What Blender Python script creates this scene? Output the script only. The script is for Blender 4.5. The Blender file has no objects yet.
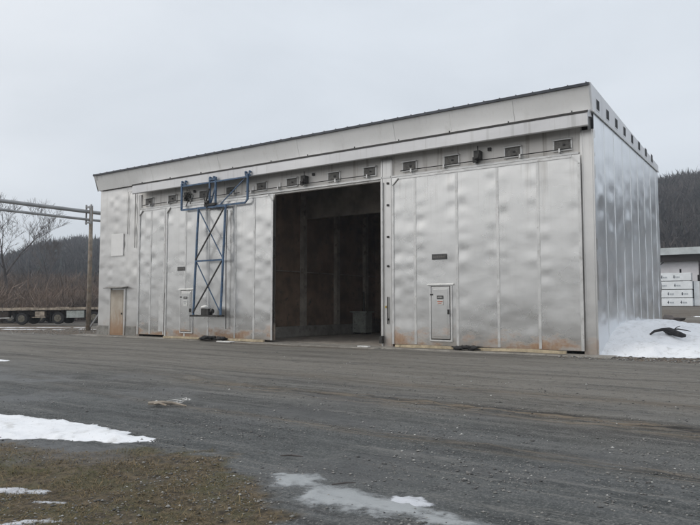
import bpy, bmesh, math, random
import numpy as np
from mathutils import Vector, noise as mn
R = math.radians
C = bpy.context.scene.collection
scn = bpy.context.scene

# ---------------------------------------------------------------- camera
CAM = Vector((5.61, -22.83, 1.65))
cd = bpy.data.cameras.new('camera'); cam = bpy.data.objects.new('camera', cd); C.objects.link(cam)
cam.location = CAM
cam.rotation_euler = (R(90) + math.atan(43/655), 0, R(34.5))
cd.sensor_fit = 'HORIZONTAL'; cd.sensor_width = 36; cd.lens = 36*655/700
cd.clip_start = .05; cd.clip_end = 4000
scn.camera = cam

# ---------------------------------------------------------------- sky, sun, exposure
SUN_EL, SUN_AZ = 38, 235      # azimuth clockwise from +Y: behind the camera, to the left
w = bpy.data.worlds.new('World'); scn.world = w; w.use_nodes = True
wn = w.node_tree; wn.nodes.clear()
wo = wn.nodes.new('ShaderNodeOutputWorld'); bg = wn.nodes.new('ShaderNodeBackground'); bg.inputs[1].default_value = .1
sk = wn.nodes.new('ShaderNodeTexSky'); sk.sky_type = 'NISHITA'; sk.sun_disc = False
sk.sun_elevation = R(SUN_EL); sk.sun_rotation = R(SUN_AZ)
tc = wn.nodes.new('ShaderNodeTexCoord')
sep = wn.nodes.new('ShaderNodeSeparateXYZ'); wn.links.new(tc.outputs['Generated'], sep.inputs[0])
# overcast layer: soft cloud bands
mp = wn.nodes.new('ShaderNodeMapping'); mp.inputs['Scale'].default_value = (1, 1, 3.2)
wn.links.new(tc.outputs['Generated'], mp.inputs[0])
nz = wn.nodes.new('ShaderNodeTexNoise'); nz.inputs['Scale'].default_value = 2.1; nz.inputs['Detail'].default_value = 6; nz.inputs['Roughness'].default_value = .5
nz.inputs['Distortion'].default_value = .4
wn.links.new(mp.outputs[0], nz.inputs['Vector'])
cr = wn.nodes.new('ShaderNodeValToRGB')
cr.color_ramp.elements[0].position = .32; cr.color_ramp.elements[0].color = (6.5, 7.0, 7.6, 1)
cr.color_ramp.elements[1].position = .68; cr.color_ramp.elements[1].color = (7.6, 8.1, 8.7, 1)
wn.links.new(nz.outputs[0], cr.inputs[0])
# bluer towards the east (+X), warmer towards the west
rx = wn.nodes.new('ShaderNodeMapRange'); rx.inputs[1].default_value = .95; rx.inputs[2].default_value = -.25; rx.interpolation_type = 'SMOOTHSTEP'
dt = wn.nodes.new('ShaderNodeVectorMath'); dt.operation = 'DOT_PRODUCT'
dt.inputs[1].default_value = (-.45, -.80, .38)      # towards the veiled sun
wn.links.new(tc.outputs['Generated'], dt.inputs[0]); wn.links.new(dt.outputs['Value'], rx.inputs[0])
tint = wn.nodes.new('ShaderNodeMix'); tint.data_type = 'RGBA'
tint.inputs[6].default_value = (1.40, 1.30, 1.20, 1); tint.inputs[7].default_value = (1, 1, 1, 1)
wn.links.new(rx.outputs[0], tint.inputs[0])
mu = wn.nodes.new('ShaderNodeMix'); mu.data_type = 'RGBA'; mu.blend_type = 'MULTIPLY'; mu.inputs[0].default_value = 1
wn.links.new(cr.outputs[0], mu.inputs[6]); wn.links.new(tint.outputs[2], mu.inputs[7])
mx = wn.nodes.new('ShaderNodeMix'); mx.data_type = 'RGBA'; mx.inputs[0].default_value = .93
wn.links.new(sk.outputs[0], mx.inputs[6]); wn.links.new(mu.outputs[2], mx.inputs[7])
wn.links.new(mx.outputs[2], bg.inputs[0]); wn.links.new(bg.outputs[0], wo.inputs[0])

sl = bpy.data.lights.new('sun', 'SUN'); sl.energy = .9; sl.angle = R(25); sl.color = (1, .96, .9)
sun = bpy.data.objects.new('sun', sl); C.objects.link(sun)
az = R(SUN_AZ); el = R(SUN_EL)
sdir = Vector((math.sin(az)*math.cos(el), math.cos(az)*math.cos(el), math.sin(el)))
sun.rotation_euler = sdir.to_track_quat('Z', 'Y').to_euler()
vs = scn.view_settings; vs.view_transform = 'Standard'; vs.look = 'None'; vs.exposure = .17; vs.gamma = 1; vs.use_curve_mapping = False

# ---------------------------------------------------------------- helpers
def smooth(a, b, x):
    t = min(1, max(0, (x-a)/(b-a))); return t*t*(3-2*t)
def N(x, y, z=0): return mn.noise(Vector((x, y, z)))
def tag(o, label=None, cat=None, group=None, kind=None):
    if label: o['label'] = label
    if cat: o['category'] = cat
    if group: o['group'] = group
    if kind: o['kind'] = kind
    return o
def thing(name, loc, label, cat, group=None, rot=(0, 0, 0)):
    o = bpy.data.objects.new(name, None); C.objects.link(o); o.location = loc; o.rotation_euler = rot
    o.empty_display_size = .3
    return tag(o, label, cat, group)
def copy_tree(o, parent=None):
    c = o.copy(); C.objects.link(c); c.parent = parent
    for ch in list(o.children): copy_tree(ch, c)
    return c

class MB:
    def __init__(s): s.v = []; s.f = []
    def add(s, vs, fs):
        n = len(s.v); s.v += [tuple(p) for p in vs]; s.f += [tuple(i+n for i in f) for f in fs]; return s
    def box(s, x0, x1, y0, y1, z0, z1):
        return s.add([(x0,y0,z0),(x1,y0,z0),(x1,y1,z0),(x0,y1,z0),(x0,y0,z1),(x1,y0,z1),(x1,y1,z1),(x0,y1,z1)],
                     [(0,3,2,1),(4,5,6,7),(0,1,5,4),(1,2,6,5),(2,3,7,6),(3,0,4,7)])
    def tube(s, pts, r, n=8, cap=True):
        pts = [Vector(p) for p in pts]; m = len(pts)
        rs = r if isinstance(r, (list, tuple)) else [r]*m
        base = len(s.v); prev = None
        for i, p in enumerate(pts):
            t = (pts[min(i+1, m-1)] - pts[max(i-1, 0)])
            if t.length < 1e-9: t = Vector((0, 0, 1))
            t.normalize()
            if prev is None:
                a = t.orthogonal().normalized()
            else:
                a = (prev - t*prev.dot(t)); a = a.normalized() if a.length > 1e-6 else t.orthogonal().normalized()
            prev = a; b = t.cross(a)
            for k in range(n):
                q = 2*math.pi*k/n
                s.v.append(tuple(p + (a*math.cos(q) + b*math.sin(q))*rs[i]))
        for i in range(m-1):
            for k in range(n):
                a0 = base+i*n+k; a1 = base+i*n+(k+1) % n
                s.f.append((a0, a1, a1+n, a0+n))
        if cap:
            s.f.append(tuple(base+k for k in range(n))[::-1]); s.f.append(tuple(base+(m-1)*n+k for k in range(n)))
        return s
    def bar(s, p0, p1, w, h, upv=(0, 0, 1)):
        p0 = Vector(p0); p1 = Vector(p1); t = (p1-p0).normalized(); u = Vector(upv)
        if abs(t.dot(u)) > .98: u = Vector((0, 1, 0))
        a = t.cross(u).normalized()*w/2; b = a.cross(t).normalized()*h/2
        vs = [p0-a-b, p0+a-b, p0+a+b, p0-a+b, p1-a-b, p1+a-b, p1+a+b, p1-a+b]
        return s.add(vs, [(0,1,2,3)[::-1],(4,5,6,7),(0,1,5,4),(1,2,6,5),(2,3,7,6),(3,0,4,7)])
    def extrude_x(s, prof, x0, x1):      # prof: list of (y,z)
        n = len(prof)
        vs = [(x0, y, z) for y, z in prof] + [(x1, y, z) for y, z in prof]
        fs = [tuple(range(n))[::-1], tuple(range(n, 2*n))] + [(i, (i+1) % n, (i+1) % n+n, i+n) for i in range(n)]
        return s.add(vs, fs)
    def extrude_y(s, prof, y0, y1):      # prof: list of (x,z)
        n = len(prof)
        vs = [(x, y0, z) for x, z in prof] + [(x, y1, z) for x, z in prof]
        fs = [tuple(range(n))[::-1], tuple(range(n, 2*n))] + [(i, (i+1) % n, (i+1) % n+n, i+n) for i in range(n)]
        return s.add(vs, fs)
    def disc(s, c, axis, r, depth, n=24):
        c = Vector(c); a = Vector(axis).normalized()*depth/2
        return s.tube([c-a, c+a], r, n)
    def blob(s, c, rx, ry, rz, seed=0, sub=2, amp=.3):
        bm = bmesh.new(); bmesh.ops.create_icosphere(bm, subdivisions=sub, radius=1)
        vs = []
        for v in bm.verts:
            k = 1+amp*N(v.co.x*1.7+seed*7.1, v.co.y*1.7, v.co.z*1.7+seed)*2
            vs.append((c[0]+v.co.x*rx*k, c[1]+v.co.y*ry*k, c[2]+v.co.z*rz*k))
        bm.verts.index_update()
        s.add(vs, [tuple(v.index for v in f.verts) for f in bm.faces]); bm.free(); return s
    def each(s, name, mat, parent=None, n=1, **k):   # one object per n added pieces (boxes only)
        out = []
        nv, nf = 8*n, 6*n
        for i in range(0, len(s.v)//nv):
            m = MB(); m.v = s.v[i*nv:(i+1)*nv]; m.f = [tuple(q-i*nv for q in f) for f in s.f[i*nf:(i+1)*nf]]
            out.append(m.build(name, mat, parent, **k))
        return out
    def build(s, name, mat, parent=None, smooth=False, bevel=0, off=None):
        me = bpy.data.meshes.new(name)
        o = bpy.data.objects.new(name, me); C.objects.link(o)
        v = s.v
        if off is not None: v = [(p[0]-off[0], p[1]-off[1], p[2]-off[2]) for p in v]
        me.from_pydata(v, [], s.f); me.update()
        bm = bmesh.new(); bm.from_mesh(me); bmesh.ops.recalc_face_normals(bm, faces=bm.faces); bm.to_mesh(me); bm.free()
        if smooth: me.polygons.foreach_set('use_smooth', [True]*len(me.polygons))
        me.materials.append(mat)
        if parent is not None: o.parent = parent
        if bevel:
            b = o.modifiers.new('bevel', 'BEVEL'); b.width = bevel; b.segments = 2; b.limit_method = 'ANGLE'
        return o

def np_mesh(name, V, F, mat, smooth=False):      # fast mesh from numpy: F (n,3) or (n,4)
    V = np.asarray(V, np.float32); F = np.asarray(F, np.int32); k = F.shape[1]
    me = bpy.data.meshes.new(name)
    me.vertices.add(len(V)); me.vertices.foreach_set('co', V.ravel())
    me.loops.add(F.size); me.loops.foreach_set('vertex_index', F.ravel())
    me.polygons.add(len(F)); me.polygons.foreach_set('loop_start', np.arange(len(F), dtype=np.int32)*k)
    me.polygons.foreach_set('loop_total', np.full(len(F), k, np.int32))
    if smooth: me.polygons.foreach_set('use_smooth', np.ones(len(F), bool))
    me.update(calc_edges=True); me.validate()
    me.materials.append(mat)
    o = bpy.data.objects.new(name, me); C.objects.link(o); return o

# ---------------------------------------------------------------- material helpers
class NT:
    def __init__(s, name):
        s.m = bpy.data.materials.new(name); s.m.use_nodes = True; s.t = s.m.node_tree
        s.b = s.t.nodes['Principled BSDF']; s.geo = s.t.nodes.new('ShaderNodeNewGeometry')
        s.pos = s.geo.outputs['Position']
        s.obj = s.t.nodes.new('ShaderNodeTexCoord').outputs['Object']
    def L(s, a, b): s.t.links.new(a, b)
    def put(s, inp, v):
        if hasattr(v, 'links') or isinstance(v, bpy.types.NodeSocket): s.L(v, inp)
        else:
            if isinstance(v, tuple) and len(v) == 3 and inp.type == 'RGBA': v = v+(1,)
            inp.default_value = v
    def map(s, scale=(1,1,1), vec=None, rot=(0,0,0), loc=(0,0,0)):
        n = s.t.nodes.new('ShaderNodeMapping'); s.L(vec or s.pos, n.inputs[0])
        n.inputs['Scale'].default_value = scale; n.inputs['Rotation'].default_value = rot; n.inputs['Location'].default_value = loc
        return n.outputs[0]
    def noise(s, scale, detail=4, rough=.55, vec=None, dist=0):
        n = s.t.nodes.new('ShaderNodeTexNoise'); s.L(vec or s.pos, n.inputs['Vector'])
        n.inputs['Scale'].default_value = scale; n.inputs['Detail'].default_value = detail
        n.inputs['Roughness'].default_value = rough; n.inputs['Distortion'].default_value = dist
        return n.outputs[0]
    def voro(s, scale, vec=None, feat='F1', out=0):
        n = s.t.nodes.new('ShaderNodeTexVoronoi'); s.L(vec or s.pos, n.inputs['Vector']); n.feature = feat
        n.inputs['Scale'].default_value = scale; return n.outputs[out]
    def rng(s, x, a, b, c=0, d=1):
        n = s.t.nodes.new('ShaderNodeMapRange'); s.put(n.inputs[0], x)
        n.interpolation_type = 'SMOOTHSTEP'
        for i, v in enumerate((a, b, c, d)): n.inputs[i+1].default_value = v
        return n.outputs[0]
    def math(s, op, a, b=0.):
        n = s.t.nodes.new('ShaderNodeMath'); n.operation = op; s.put(n.inputs[0], a); s.put(n.inputs[1], b); return n.outputs[0]
    def mix(s, f, a, b, mode='MIX'):
        n = s.t.nodes.new('ShaderNodeMix'); n.data_type = 'RGBA'; n.blend_type = mode
        s.put(n.inputs[0], f); s.put(n.inputs[6], a); s.put(n.inputs[7], b); return n.outputs[2]
    def xyz(s, vec=None):
        n = s.t.nodes.new('ShaderNodeSeparateXYZ'); s.L(vec or s.pos, n.inputs[0]); return n.outputs
    def attr(s, name):
        n = s.t.nodes.new('ShaderNodeAttribute'); n.attribute_name = name; return n.outputs['Fac']
    def bump(s, h, strength=.5, dist=.01, prev=None):
        n = s.t.nodes.new('ShaderNodeBump'); s.L(h, n.inputs['Height']); n.inputs['Strength'].default_value = strength
        n.inputs['Distance'].default_value = dist
        if prev is not None: s.L(prev, n.inputs['Normal'])
        s.L(n.outputs[0], s.b.inputs['Normal']); return n.outputs[0]
    def set(s, col=None, rough=None, metal=None, spec=None):
        if col is not None: s.put(s.b.inputs['Base Color'], col)
        if rough is not None: s.put(s.b.inputs['Roughness'], rough)
        if metal is not None: s.put(s.b.inputs['Metallic'], metal)
        if spec is not None: s.put(s.b.inputs['Specular IOR Level'], spec)
        return s

def simple(name, col, rough=.6, metal=0, var=.25, scale=3, bump=0, bscale=60, dirt=None):
    m = NT(name); n = m.noise(scale, 6, .6)
    dk = tuple(c*(1-var) for c in col); lt = tuple(min(1, c*(1+var)) for c in col)
    c = m.mix(m.rng(n, .3, .7), dk, lt)
    if dirt: c = m.mix(m.rng(m.noise(scale*2.3, 8, .7), .52, .7), c, dirt)
    m.set(c, m.rng(n, .2, .8, rough-.08, rough+.08), metal)
    if bump: m.bump(m.noise(bscale, 4), bump, .01)
    return m.m

# weathered aluminium sheet
def sheet(name, lo, hi, metal, rough, rust=0, streak=.5, dull=(.34,.33,.31), warm=(.45,.42,.38)):
    m = NT(name)
    big = m.noise(1, 5, .55, m.map((.35, .35, .5)))
    fine = m.noise(1, 6, .65, m.map((5, 5, 2.2)))
    st = m.noise(1, 5, .6, m.map((3.2, 3.2, .16)))           # vertical run marks
    st2 = m.noise(1, 3, .5, m.map((14, 14, .35)))
    c = m.mix(m.rng(big, .35, .65), lo, hi)
    c = m.mix(m.math('MULTIPLY', m.rng(fine, .5, .8), .12), c, dull)
    z = m.xyz()[2]
    up = m.rng(z, 3.2, 6.9, .15, 1)
    c = m.mix(m.math('MULTIPLY', m.math('MULTIPLY', m.rng(st, .54, .72), up), streak), c, dull)
    c = m.mix(m.math('MULTIPLY', m.math('MULTIPLY', m.rng(st2, .6, .75), up), streak*.6), c, warm)
    rg = m.rng(big, .3, .7, rough-.03, rough+.05)
    mt = metal
    if rust:
        n1 = m.noise(1, 5, .65, m.map((.75, .75, 1.6), loc=(3.1, 0, 0)))
        n2 = m.noise(1, 7, .75, m.map((9, 9, 3)))
        hgt = m.math('ADD', z, m.math('MULTIPLY', n2, .3))
        edge = m.math('SUBTRACT', m.rng(n1, .40, .64, .18, .95), hgt)
        rk = m.rng(edge, -.35, .65, 0, .95)
        rk = m.math('MULTIPLY', rk, rust)
        rc = m.mix(m.rng(n2, .35, .65), (.30, .115, .035), (.42, .25, .12))
        c = m.mix(rk, c, rc)
        grime = m.math('MULTIPLY', m.rng(m.math('ADD', z, m.math('MULTIPLY', n1, .6)), 1.1, .35), .45)
        c = m.mix(grime, c, (.30, .27, .23))
        mt = m.math('MULTIPLY', m.math('SUBTRACT', 1, rk), metal)
        rg = m.math('ADD', rg, m.math('MULTIPLY', rk, .35))
    m.set(c, rg, mt, .4)
    b = m.bump(m.noise(1, 2, .5, m.map((1.3, 1.3, 2.2))), .25, .02)
    return m.m

M = {}
M['door'] = sheet('aluminium_door_sheet', (.66, .655, .64), (.73, .725, .71), .93, .28, rust=1, streak=.6, dull=(.47,.45,.42))
M['wall'] = sheet('aluminium_wall_sheet', (.64, .63, .615), (.73, .72, .70), .85, .32, rust=.5, streak=.35)
M['side'] = sheet('galvanised_side_sheet', (.80, .82, .84), (.88, .90, .92), .85, .31, rust=0, streak=.3, dull=(.50, .52, .54), warm=(.55, .56, .57))
M['header'] = sheet('stained_header_sheet', (.62, .60, .57), (.72, .70, .67), .4, .5, rust=0, streak=.9, dull=(.34, .31, .28), warm=(.30, .25, .2))
M['fascia'] = sheet('fascia_sheet', (.78, .775, .76), (.86, .855, .84), .05, .5, streak=.3, dull=(.55, .53, .49))
M['sfascia'] = sheet('side_fascia_sheet', (.76, .77, .79), (.84, .85, .87), .2, .5, streak=.3, dull=(.45, .46, .48))
M['trim'] = simple('bright_trim', (.66, .66, .65), .42, .6, .12, 2, dirt=(.50, .49, .47))
M['beam'] = sheet('rail_cover_sheet', (.58, .58, .59), (.66, .66, .67), .5, .42, streak=.5, dull=(.36, .36, .35))
M['roof'] = simple('dark_roof_metal', (.06, .065, .075), .5, .6, .3, 1)
M['dark'] = simple('dark_steel', (.05, .048, .046), .6, .4, .4, 6)
M['vent'] = simple('vent_plate', (.16, .155, .145), .6, .4, .35, 8, dirt=(.10, .08, .06))
M['vshade'] = simple('vent_shade', (.03, .032, .036), .8, 0, .3, 5)
M['blue'] = simple('blue_painted_steel', (.06, .115, .20), .5, .1, .35, 5, dirt=(.11, .11, .12))
M['white'] = simple('white_enamel', (.72, .72, .70), .5, 0, .1, 4, dirt=(.4, .36, .3))
M['concrete'] = simple('concrete', (.26, .25, .23), .85, 0, .25, 1.6, bump=.4, dirt=(.14, .13, .12))
M['floor'] = simple('kiln_floor_concrete', (.30, .27, .235), .8, 0, .3, 1.2, bump=.4, dirt=(.09, .08, .07))
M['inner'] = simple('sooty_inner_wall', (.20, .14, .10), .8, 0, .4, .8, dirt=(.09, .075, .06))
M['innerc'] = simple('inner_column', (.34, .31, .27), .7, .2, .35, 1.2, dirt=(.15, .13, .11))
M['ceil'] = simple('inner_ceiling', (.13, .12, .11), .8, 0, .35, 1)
M['cab'] = simple('green_grey_cabinet', (.29, .31, .285), .55, .1, .2, 4, dirt=(.08, .08, .07))
M['wrapthin'] = simple('old_white_plastic', (.50, .50, .49), .5, 0, .3, 20, dirt=(.2, .18, .15))
M['plank'] = simple('weathered_plank', (.50, .42, .29), .8, 0, .25, 3, bump=.4, dirt=(.22, .17, .11))
M['woodpole'] = simple('weathered_pole', (.27, .235, .195), .85, 0, .35, 2.5, bump=.5, dirt=(.28, .16, .08))
M['pipe'] = simple('grey_pipe', (.34, .345, .35), .5, .3, .2, 1.2)
M['rubber'] = simple('tyre_rubber', (.028, .028, .03), .85, 0, .35, 5, dirt=(.07, .065, .055))
M['rim'] = simple('dirty_rim', (.20, .185, .15), .6, .4, .35, 6, dirt=(.09, .08, .06))
M['deck'] = simple('trailer_deck_wood', (.36, .30, .24), .85, 0, .4, 3, dirt=(.11, .09, .07))
M['chassis'] = simple('rusty_chassis', (.06, .05, .045), .7, .3, .5, 4, dirt=(.13, .08, .05))
M['tbox'] = simple('pale_tool_box', (.42, .46, .44), .5, .1, .2, 3, dirt=(.25, .24, .21))
M['rail'] = simple('trailer_side_rail', (.42, .36, .29), .6, .2, .45, 3, dirt=(.12, .07, .05))
M['wrap'] = simple('lumber_wrap', (.84, .88, .91), .45, 0, .08, 1.5, bump=.5, bscale=5)
M['ink'] = simple('printed_ink', (.10, .12, .15), .6, 0, .2, 5)
M['ink2'] = simple('printed_ink_pale', (.36, .40, .44), .6, 0, .2, 5)
M['lumber'] = simple('raw_lumber', (.42, .30, .17), .75, 0, .25, 5, bump=.5, bscale=20)
M['shedroof'] = simple('shed_roof_metal', (.50, .54, .55), .45, .3, .15, 1)
M['shedsteel'] = simple('shed_steel', (.035, .03, .03), .7, .3, .3, 2)
M['farwall'] = simple('added_building_wall', (.80, .79, .82), .6, 0, .1, .4)
M['bark'] = simple('bark', (.085, .075, .072), .9, 0, .3, 2)
M['twig'] = simple('twigs', (.16, .145, .14), .9, 0, .3, 1)
M['red'] = simple('red_print', (.45, .14, .09), .6, 0, .2, 8)
M['signdark'] = simple('dark_sign_plate', (.07, .07, .07), .5, .1, .3, 10)
M['signpale'] = simple('pale_sign_plate', (.60, .59, .56), .55, 0, .1, 10)

def mat_utility():
    m = NT('rusty_utility_door')
    z = m.xyz()[2]
    n = m.noise(1, 7, .7, m.map((6, 6, 1.3))); n2 = m.noise(1, 5, .6, m.map((2, 2, 2)))
    c = m.mix(m.rng(n2, .35, .65), (.44, .38, .31), (.52, .47, .40))
    k = m.rng(m.math('SUBTRACT', m.math('MULTIPLY', n, 2.2), z), -.5, 1.0, 0, .85)
    c = m.mix(k, c, (.32, .18, .09))
    m.set(c, .7, .1); m.bump(n, .2, .01); return m.m
M['udoor'] = mat_utility()

# snow
def mat_snow(name, col, dirty, amt, rough=.55, ew=.0):
    m = NT(name)
    a = m.noise(3.2, 9, .72); b = m.noise(26, 4, .6); lo = m.noise(.7, 4, .6)
    c = m.mix(m.math('MULTIPLY', m.rng(a, .50, .68), amt), col, dirty)
    c = m.mix(m.math('MULTIPLY', m.rng(lo, .4, .65), amt*.5), c, tuple(x*.85 for x in col))
    c = m.mix(m.math('MULTIPLY', m.rng(b, .66, .72), amt), c, (.08, .075, .07))
    m.set(c, rough, 0, .3); p = m.bump(a, .5, .03); m.bump(b, .5, .006, p)
    if ew: m.put(m.b.inputs['Alpha'], m.rng(m.math('ADD', m.attr('edge'), m.math('MULTIPLY', m.math('SUBTRACT', m.noise(7, 8, .75), .5), ew*2.2)), -ew*.15, ew, 0, 1))
    return m.m
M['snow'] = mat_snow('snow', (.84, .86, .89), (.52, .52, .51), .7, .55, .05)
M['snowthin'] = mat_snow('thin_snow', (.60, .62, .66), (.28, .28, .29), .8, .55, .07)
M['slush'] = mat_snow('grey_slush', (.36, .38, .39), (.13, .135, .14), .9, .5, .2)

# ground
def mat_ground():
    m = NT('yard_ground')
    P = m.pos; X, Y, Z = m.xyz()
    wob = m.noise(.35, 4, .6)
    base = m.noise(.22, 6, .6); med = m.noise(1.3, 6, .65); fine = m.noise(38, 5, .75); grit = m.voro(55)
    streak = m.noise(1, 7, .68, m.map((.10, 1.1, 1), rot=(0, 0, R(-4))), .3)
    streak2 = m.noise(1, 6, .7, m.map((.22, 4.2, 1), rot=(0, 0, R(5))), .2)
    dark = (.046, .052, .053); mid = (.080, .087, .087); brown = (.146, .134, .113); pale = (.22, .215, .20)
    c = m.mix(m.rng(base, .35, .65), dark, mid)
    nearb = m.rng(m.math('ADD', Y, m.math('MULTIPLY', m.math('SUBTRACT', wob, .5), 5)), -16.5, -9, 0, .95)
    c = m.mix(nearb, c, brown)
    c = m.mix(m.math('MULTIPLY', m.rng(streak, .44, .58), .75), c, m.mix(nearb, (.112, .118, .119), (.20, .185, .16)))
    c = m.mix(m.math('MULTIPLY', m.rng(streak, .48, .38), .8), c, m.mix(nearb, (.045, .048, .050), (.082, .073, .062)))
    c = m.mix(m.math('MULTIPLY', m.rng(streak2, .53, .64), .5), c, pale)
    c = m.mix(m.math('MULTIPLY', m.rng(streak2, .45, .35), .75), c, (.036, .036, .037))
    c = m.mix(m.math('MULTIPLY', m.rng(med, .55, .75), .45), c, (.15, .148, .145))
    # gravel speckle
    mott = m.noise(4.5, 8, .8); c = m.mix(m.rng(mott, .52, .66, 0, .6), c, (.165, .165, .16)); c = m.mix(m.rng(mott, .47, .36, 0, .7), c, (.030, .033, .034))
    c = m.mix(m.rng(fine, .50, .68, 0, .7), c, (.26, .255, .245))
    c = m.mix(m.rng(fine, .46, .32, 0, .8), c, (.028, .029, .031))
    # lighter chips of stone
    ch = m.math('MULTIPLY', m.rng(grit, .22, .10), m.rng(m.noise(5, 4, .7), .52, .7))
    c = m.mix(m.math('MULTIPLY', ch, .8), c, (.36, .36, .35))
    rt = m.attr('rut'); c = m.mix(m.math('MULTIPLY', rt, m.rng(m.noise(1, 6, .75, m.map((.7, 13, 1), rot=(0, 0, R(5.7)))), .38, .52)), c, m.mix(m.rng(m.noise(1, 5, .7, m.map((.5, 15, 1), loc=(5, 3, 0), rot=(0, 0, R(5.7)))), .42, .58), (.026, .025, .024), (.19, .155, .115)))
    soil = m.attr('soil')
    sn = m.noise(9, 8, .75)
    sc = m.mix(m.rng(sn, .38, .62), (.040, .032, .022), (.145, .112, .070))
    sc = m.mix(m.rng(m.noise(1.6, 5, .7), .47, .62), sc, (.085, .078, .042))
    c = m.mix(soil, c, sc)
    mud = m.attr('mud')
    c = m.mix(m.math('MULTIPLY', mud, m.rng(m.noise(2.2, 6, .7), .3, .6)), c, m.mix(m.rng(sn, .4, .6), (.045, .036, .028), (.15, .105, .065)))
    wet = m.math('MULTIPLY', m.rng(m.noise(.45, 5, .6), .50, .62), m.rng(nearb, 1, .2))
    c = m.mix(m.math('MULTIPLY', wet, .4), c, (.045, .047, .048)); rg = m.math('SUBTRACT', .88, m.math('MULTIPLY', wet, .42))
    m.set(c, rg, 0, .35)
    b1 = m.bump(streak2, .55, .04); b2 = m.bump(med, .5, .05, b1); b3 = m.bump(fine, .9, .012, b2); m.bump(grit, .6, .006, b3)
    return m.m
M['ground'] = mat_ground()

def mat_apron():
    m = NT('worn_concrete_apron')
    a = m.noise(1.1, 7, .7); f = m.noise(30, 4, .7)
    c = m.mix(m.rng(a, .35, .65), (.17, .155, .135), (.29, .275, .245))
    c = m.mix(m.rng(m.noise(3.5, 7, .75), .52, .66), c, (.095, .085, .075))
    c = m.mix(m.rng(f, .45, .7, 0, .4), c, (.35, .34, .32))
    m.set(c, .85, 0, .3); m.bump(f, .5, .01); return m.m
M['apron'] = mat_apron()

def mat_forest():
    m = NT('bare_forest')
    g = m.attr('tone')
    c = m.mix(m.rng(g, .1, .9), (.030, .031, .036), (.115, .102, .098))
    c = m.mix(m.math('MULTIPLY', m.rng(m.noise(.02, 5, .65), .42, .6), .6), c, (.042, .045, .048))
    m.set(c, .9, 0, .1); return m.m
M['forest'] = mat_forest()
M['conifer'] = simple('conifer_needles', (.028, .036, .034), .9, 0, .35, .05)
M['hill'] = simple('hill_floor', (.060, .052, .048), .95, 0, .3, .02)
def mat_thicket():
    m = NT('brown_thicket')
    g = m.attr('tone')
    c = m.mix(g, (.13, .10, .085), (.30, .235, .19))
    c = m.mix(m.rng(m.noise(.09, 5, .65), .42, .62), c, (.10, .09, .085))
    m.set(c, .95, 0, .1); return m.m
M['thicket'] = mat_thicket()
def mat_grass():
    m = NT('winter_grass'); g = m.geo.outputs['Random Per Island']
    c = m.mix(m.rng(g, 0, 1), (.062, .052, .028), (.24, .18, .10))
    c = m.mix(m.rng(m.noise(1.5, 5, .7), .50, .66), c, m.mix(g, (.060, .072, .024), (.13, .12, .05)))
    m.set(c, .8, 0, .2); return m.m
M['grass'] = mat_grass()
def mat_stone():
    m = NT('loose_stone'); g = m.geo.outputs['Random Per Island']
    c = m.mix(m.rng(g, .0, .9), (.10, .10, .10), (.30, .295, .28)); c = m.mix(m.rng(g, .95, .97), c, (.52, .52, .50))
    m.set(c, .8, 0, .3); return m.m
M['stone'] = mat_stone()

# ================================================================ GROUND
GRASS = [(-20, -27), (-6, -20.6), (-2.6, -18.75), (-1.5, -18.15), (-.6, -17.75), (.35, -17.45), (1.0, -17.9), (1.5, -18.25), (2.1, -18.75), (2.8, -19.4), (3.5, -20.8), (3.8, -27)]
def poly_sd(px, py, poly):     # signed distance, positive inside (numpy)
    px = np.asarray(px, float); py = np.asarray(py, float)
    d = np.full(px.shape, 1e9); ins = np.zeros(px.shape, bool)
    n = len(poly)
    for i in range(n):
        ax, ay = poly[i]; bx, by = poly[(i+1) % n]
        ex, ey = bx-ax, by-ay; wx, wy = px-ax, py-ay
        t = np.clip((wx*ex+wy*ey)/(ex*ex+ey*ey), 0, 1)
        d = np.minimum(d, np.hypot(wx-ex*t, wy-ey*t))
        if ay != by:
            c = ((ay > py) != (by > py)) & (px < (bx-ax)*(py-ay)/(by-ay)+ax); ins ^= c
    return np.where(ins, d, -d)
def slope(x, y):
    return 1.55*smooth(13, 60, y)*smooth(-30, -14, x)
def gh(x, y):
    z = slope(x, y)
    if y < -.9 or x > .5 or x < -28.5 or y > 13:
        n = .028*N(x*.35, y*.9, 2.2) + .012*N(x*1.7, y*2.1, 5) - .03
        # tyre ruts sweeping past the doors
        if -16 < y < -8.5 and x > -14:
            q = y + .10*x + .5*N(x*.12, 0, 9) + 13.1
            k = smooth(-14, 1, x)
            n += k*.055*(math.exp(-(q/.10)**2) + math.exp(-((q-.42)/.12)**2) - 1.3*math.exp(-((q-.2)/.12)**2) + .8*math.exp(-((q+2.3)/.1)**2)*(.5+N(x*.7, 3, 3)))*(1+.9*N(x*2.6, y*3, 4))
        near = math.hypot(x-CAM.x, y-CAM.y)
        if near < 14: n += .008*N(x*9, y*9, 1)
        z += n
    else: z += -.03
    return z
def axis(segs):
    out = []
    for a, b, st in segs:
        n = max(1, int(round((b-a)/st))); out += [a+(b-a)*i/n for i in range(n)]
    out.append(segs[-1][1]); return out
xs = axis([(-950, -200, 125), (-200, -60, 14), (-60, -30, 1.5), (-30, -9, .35), (-9, 9, .075), (9, 30, 1), (30, 200, 17), (200, 950, 125)])
ys = axis([(-950, -200, 125), (-200, -40, 16), (-40, -22, 1.5), (-22, -12, .07), (-12, 2, .2), (2, 16, .7), (16, 70, 3), (70, 200, 13), (200, 950, 125)])
V = [(x, y, gh(x, y)) for y in ys for x in xs]
nx, ny = len(xs), len(ys)
I = np.arange(nx*ny).reshape(ny, nx)
F = np.stack([I[:-1, :-1].ravel(), I[:-1, 1:].ravel(), I[1:, 1:].ravel(), I[1:, :-1].ravel()], 1)
ground = np_mesh('ground', V, F, M['ground'], True); ground['kind'] = 'structure'
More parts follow.
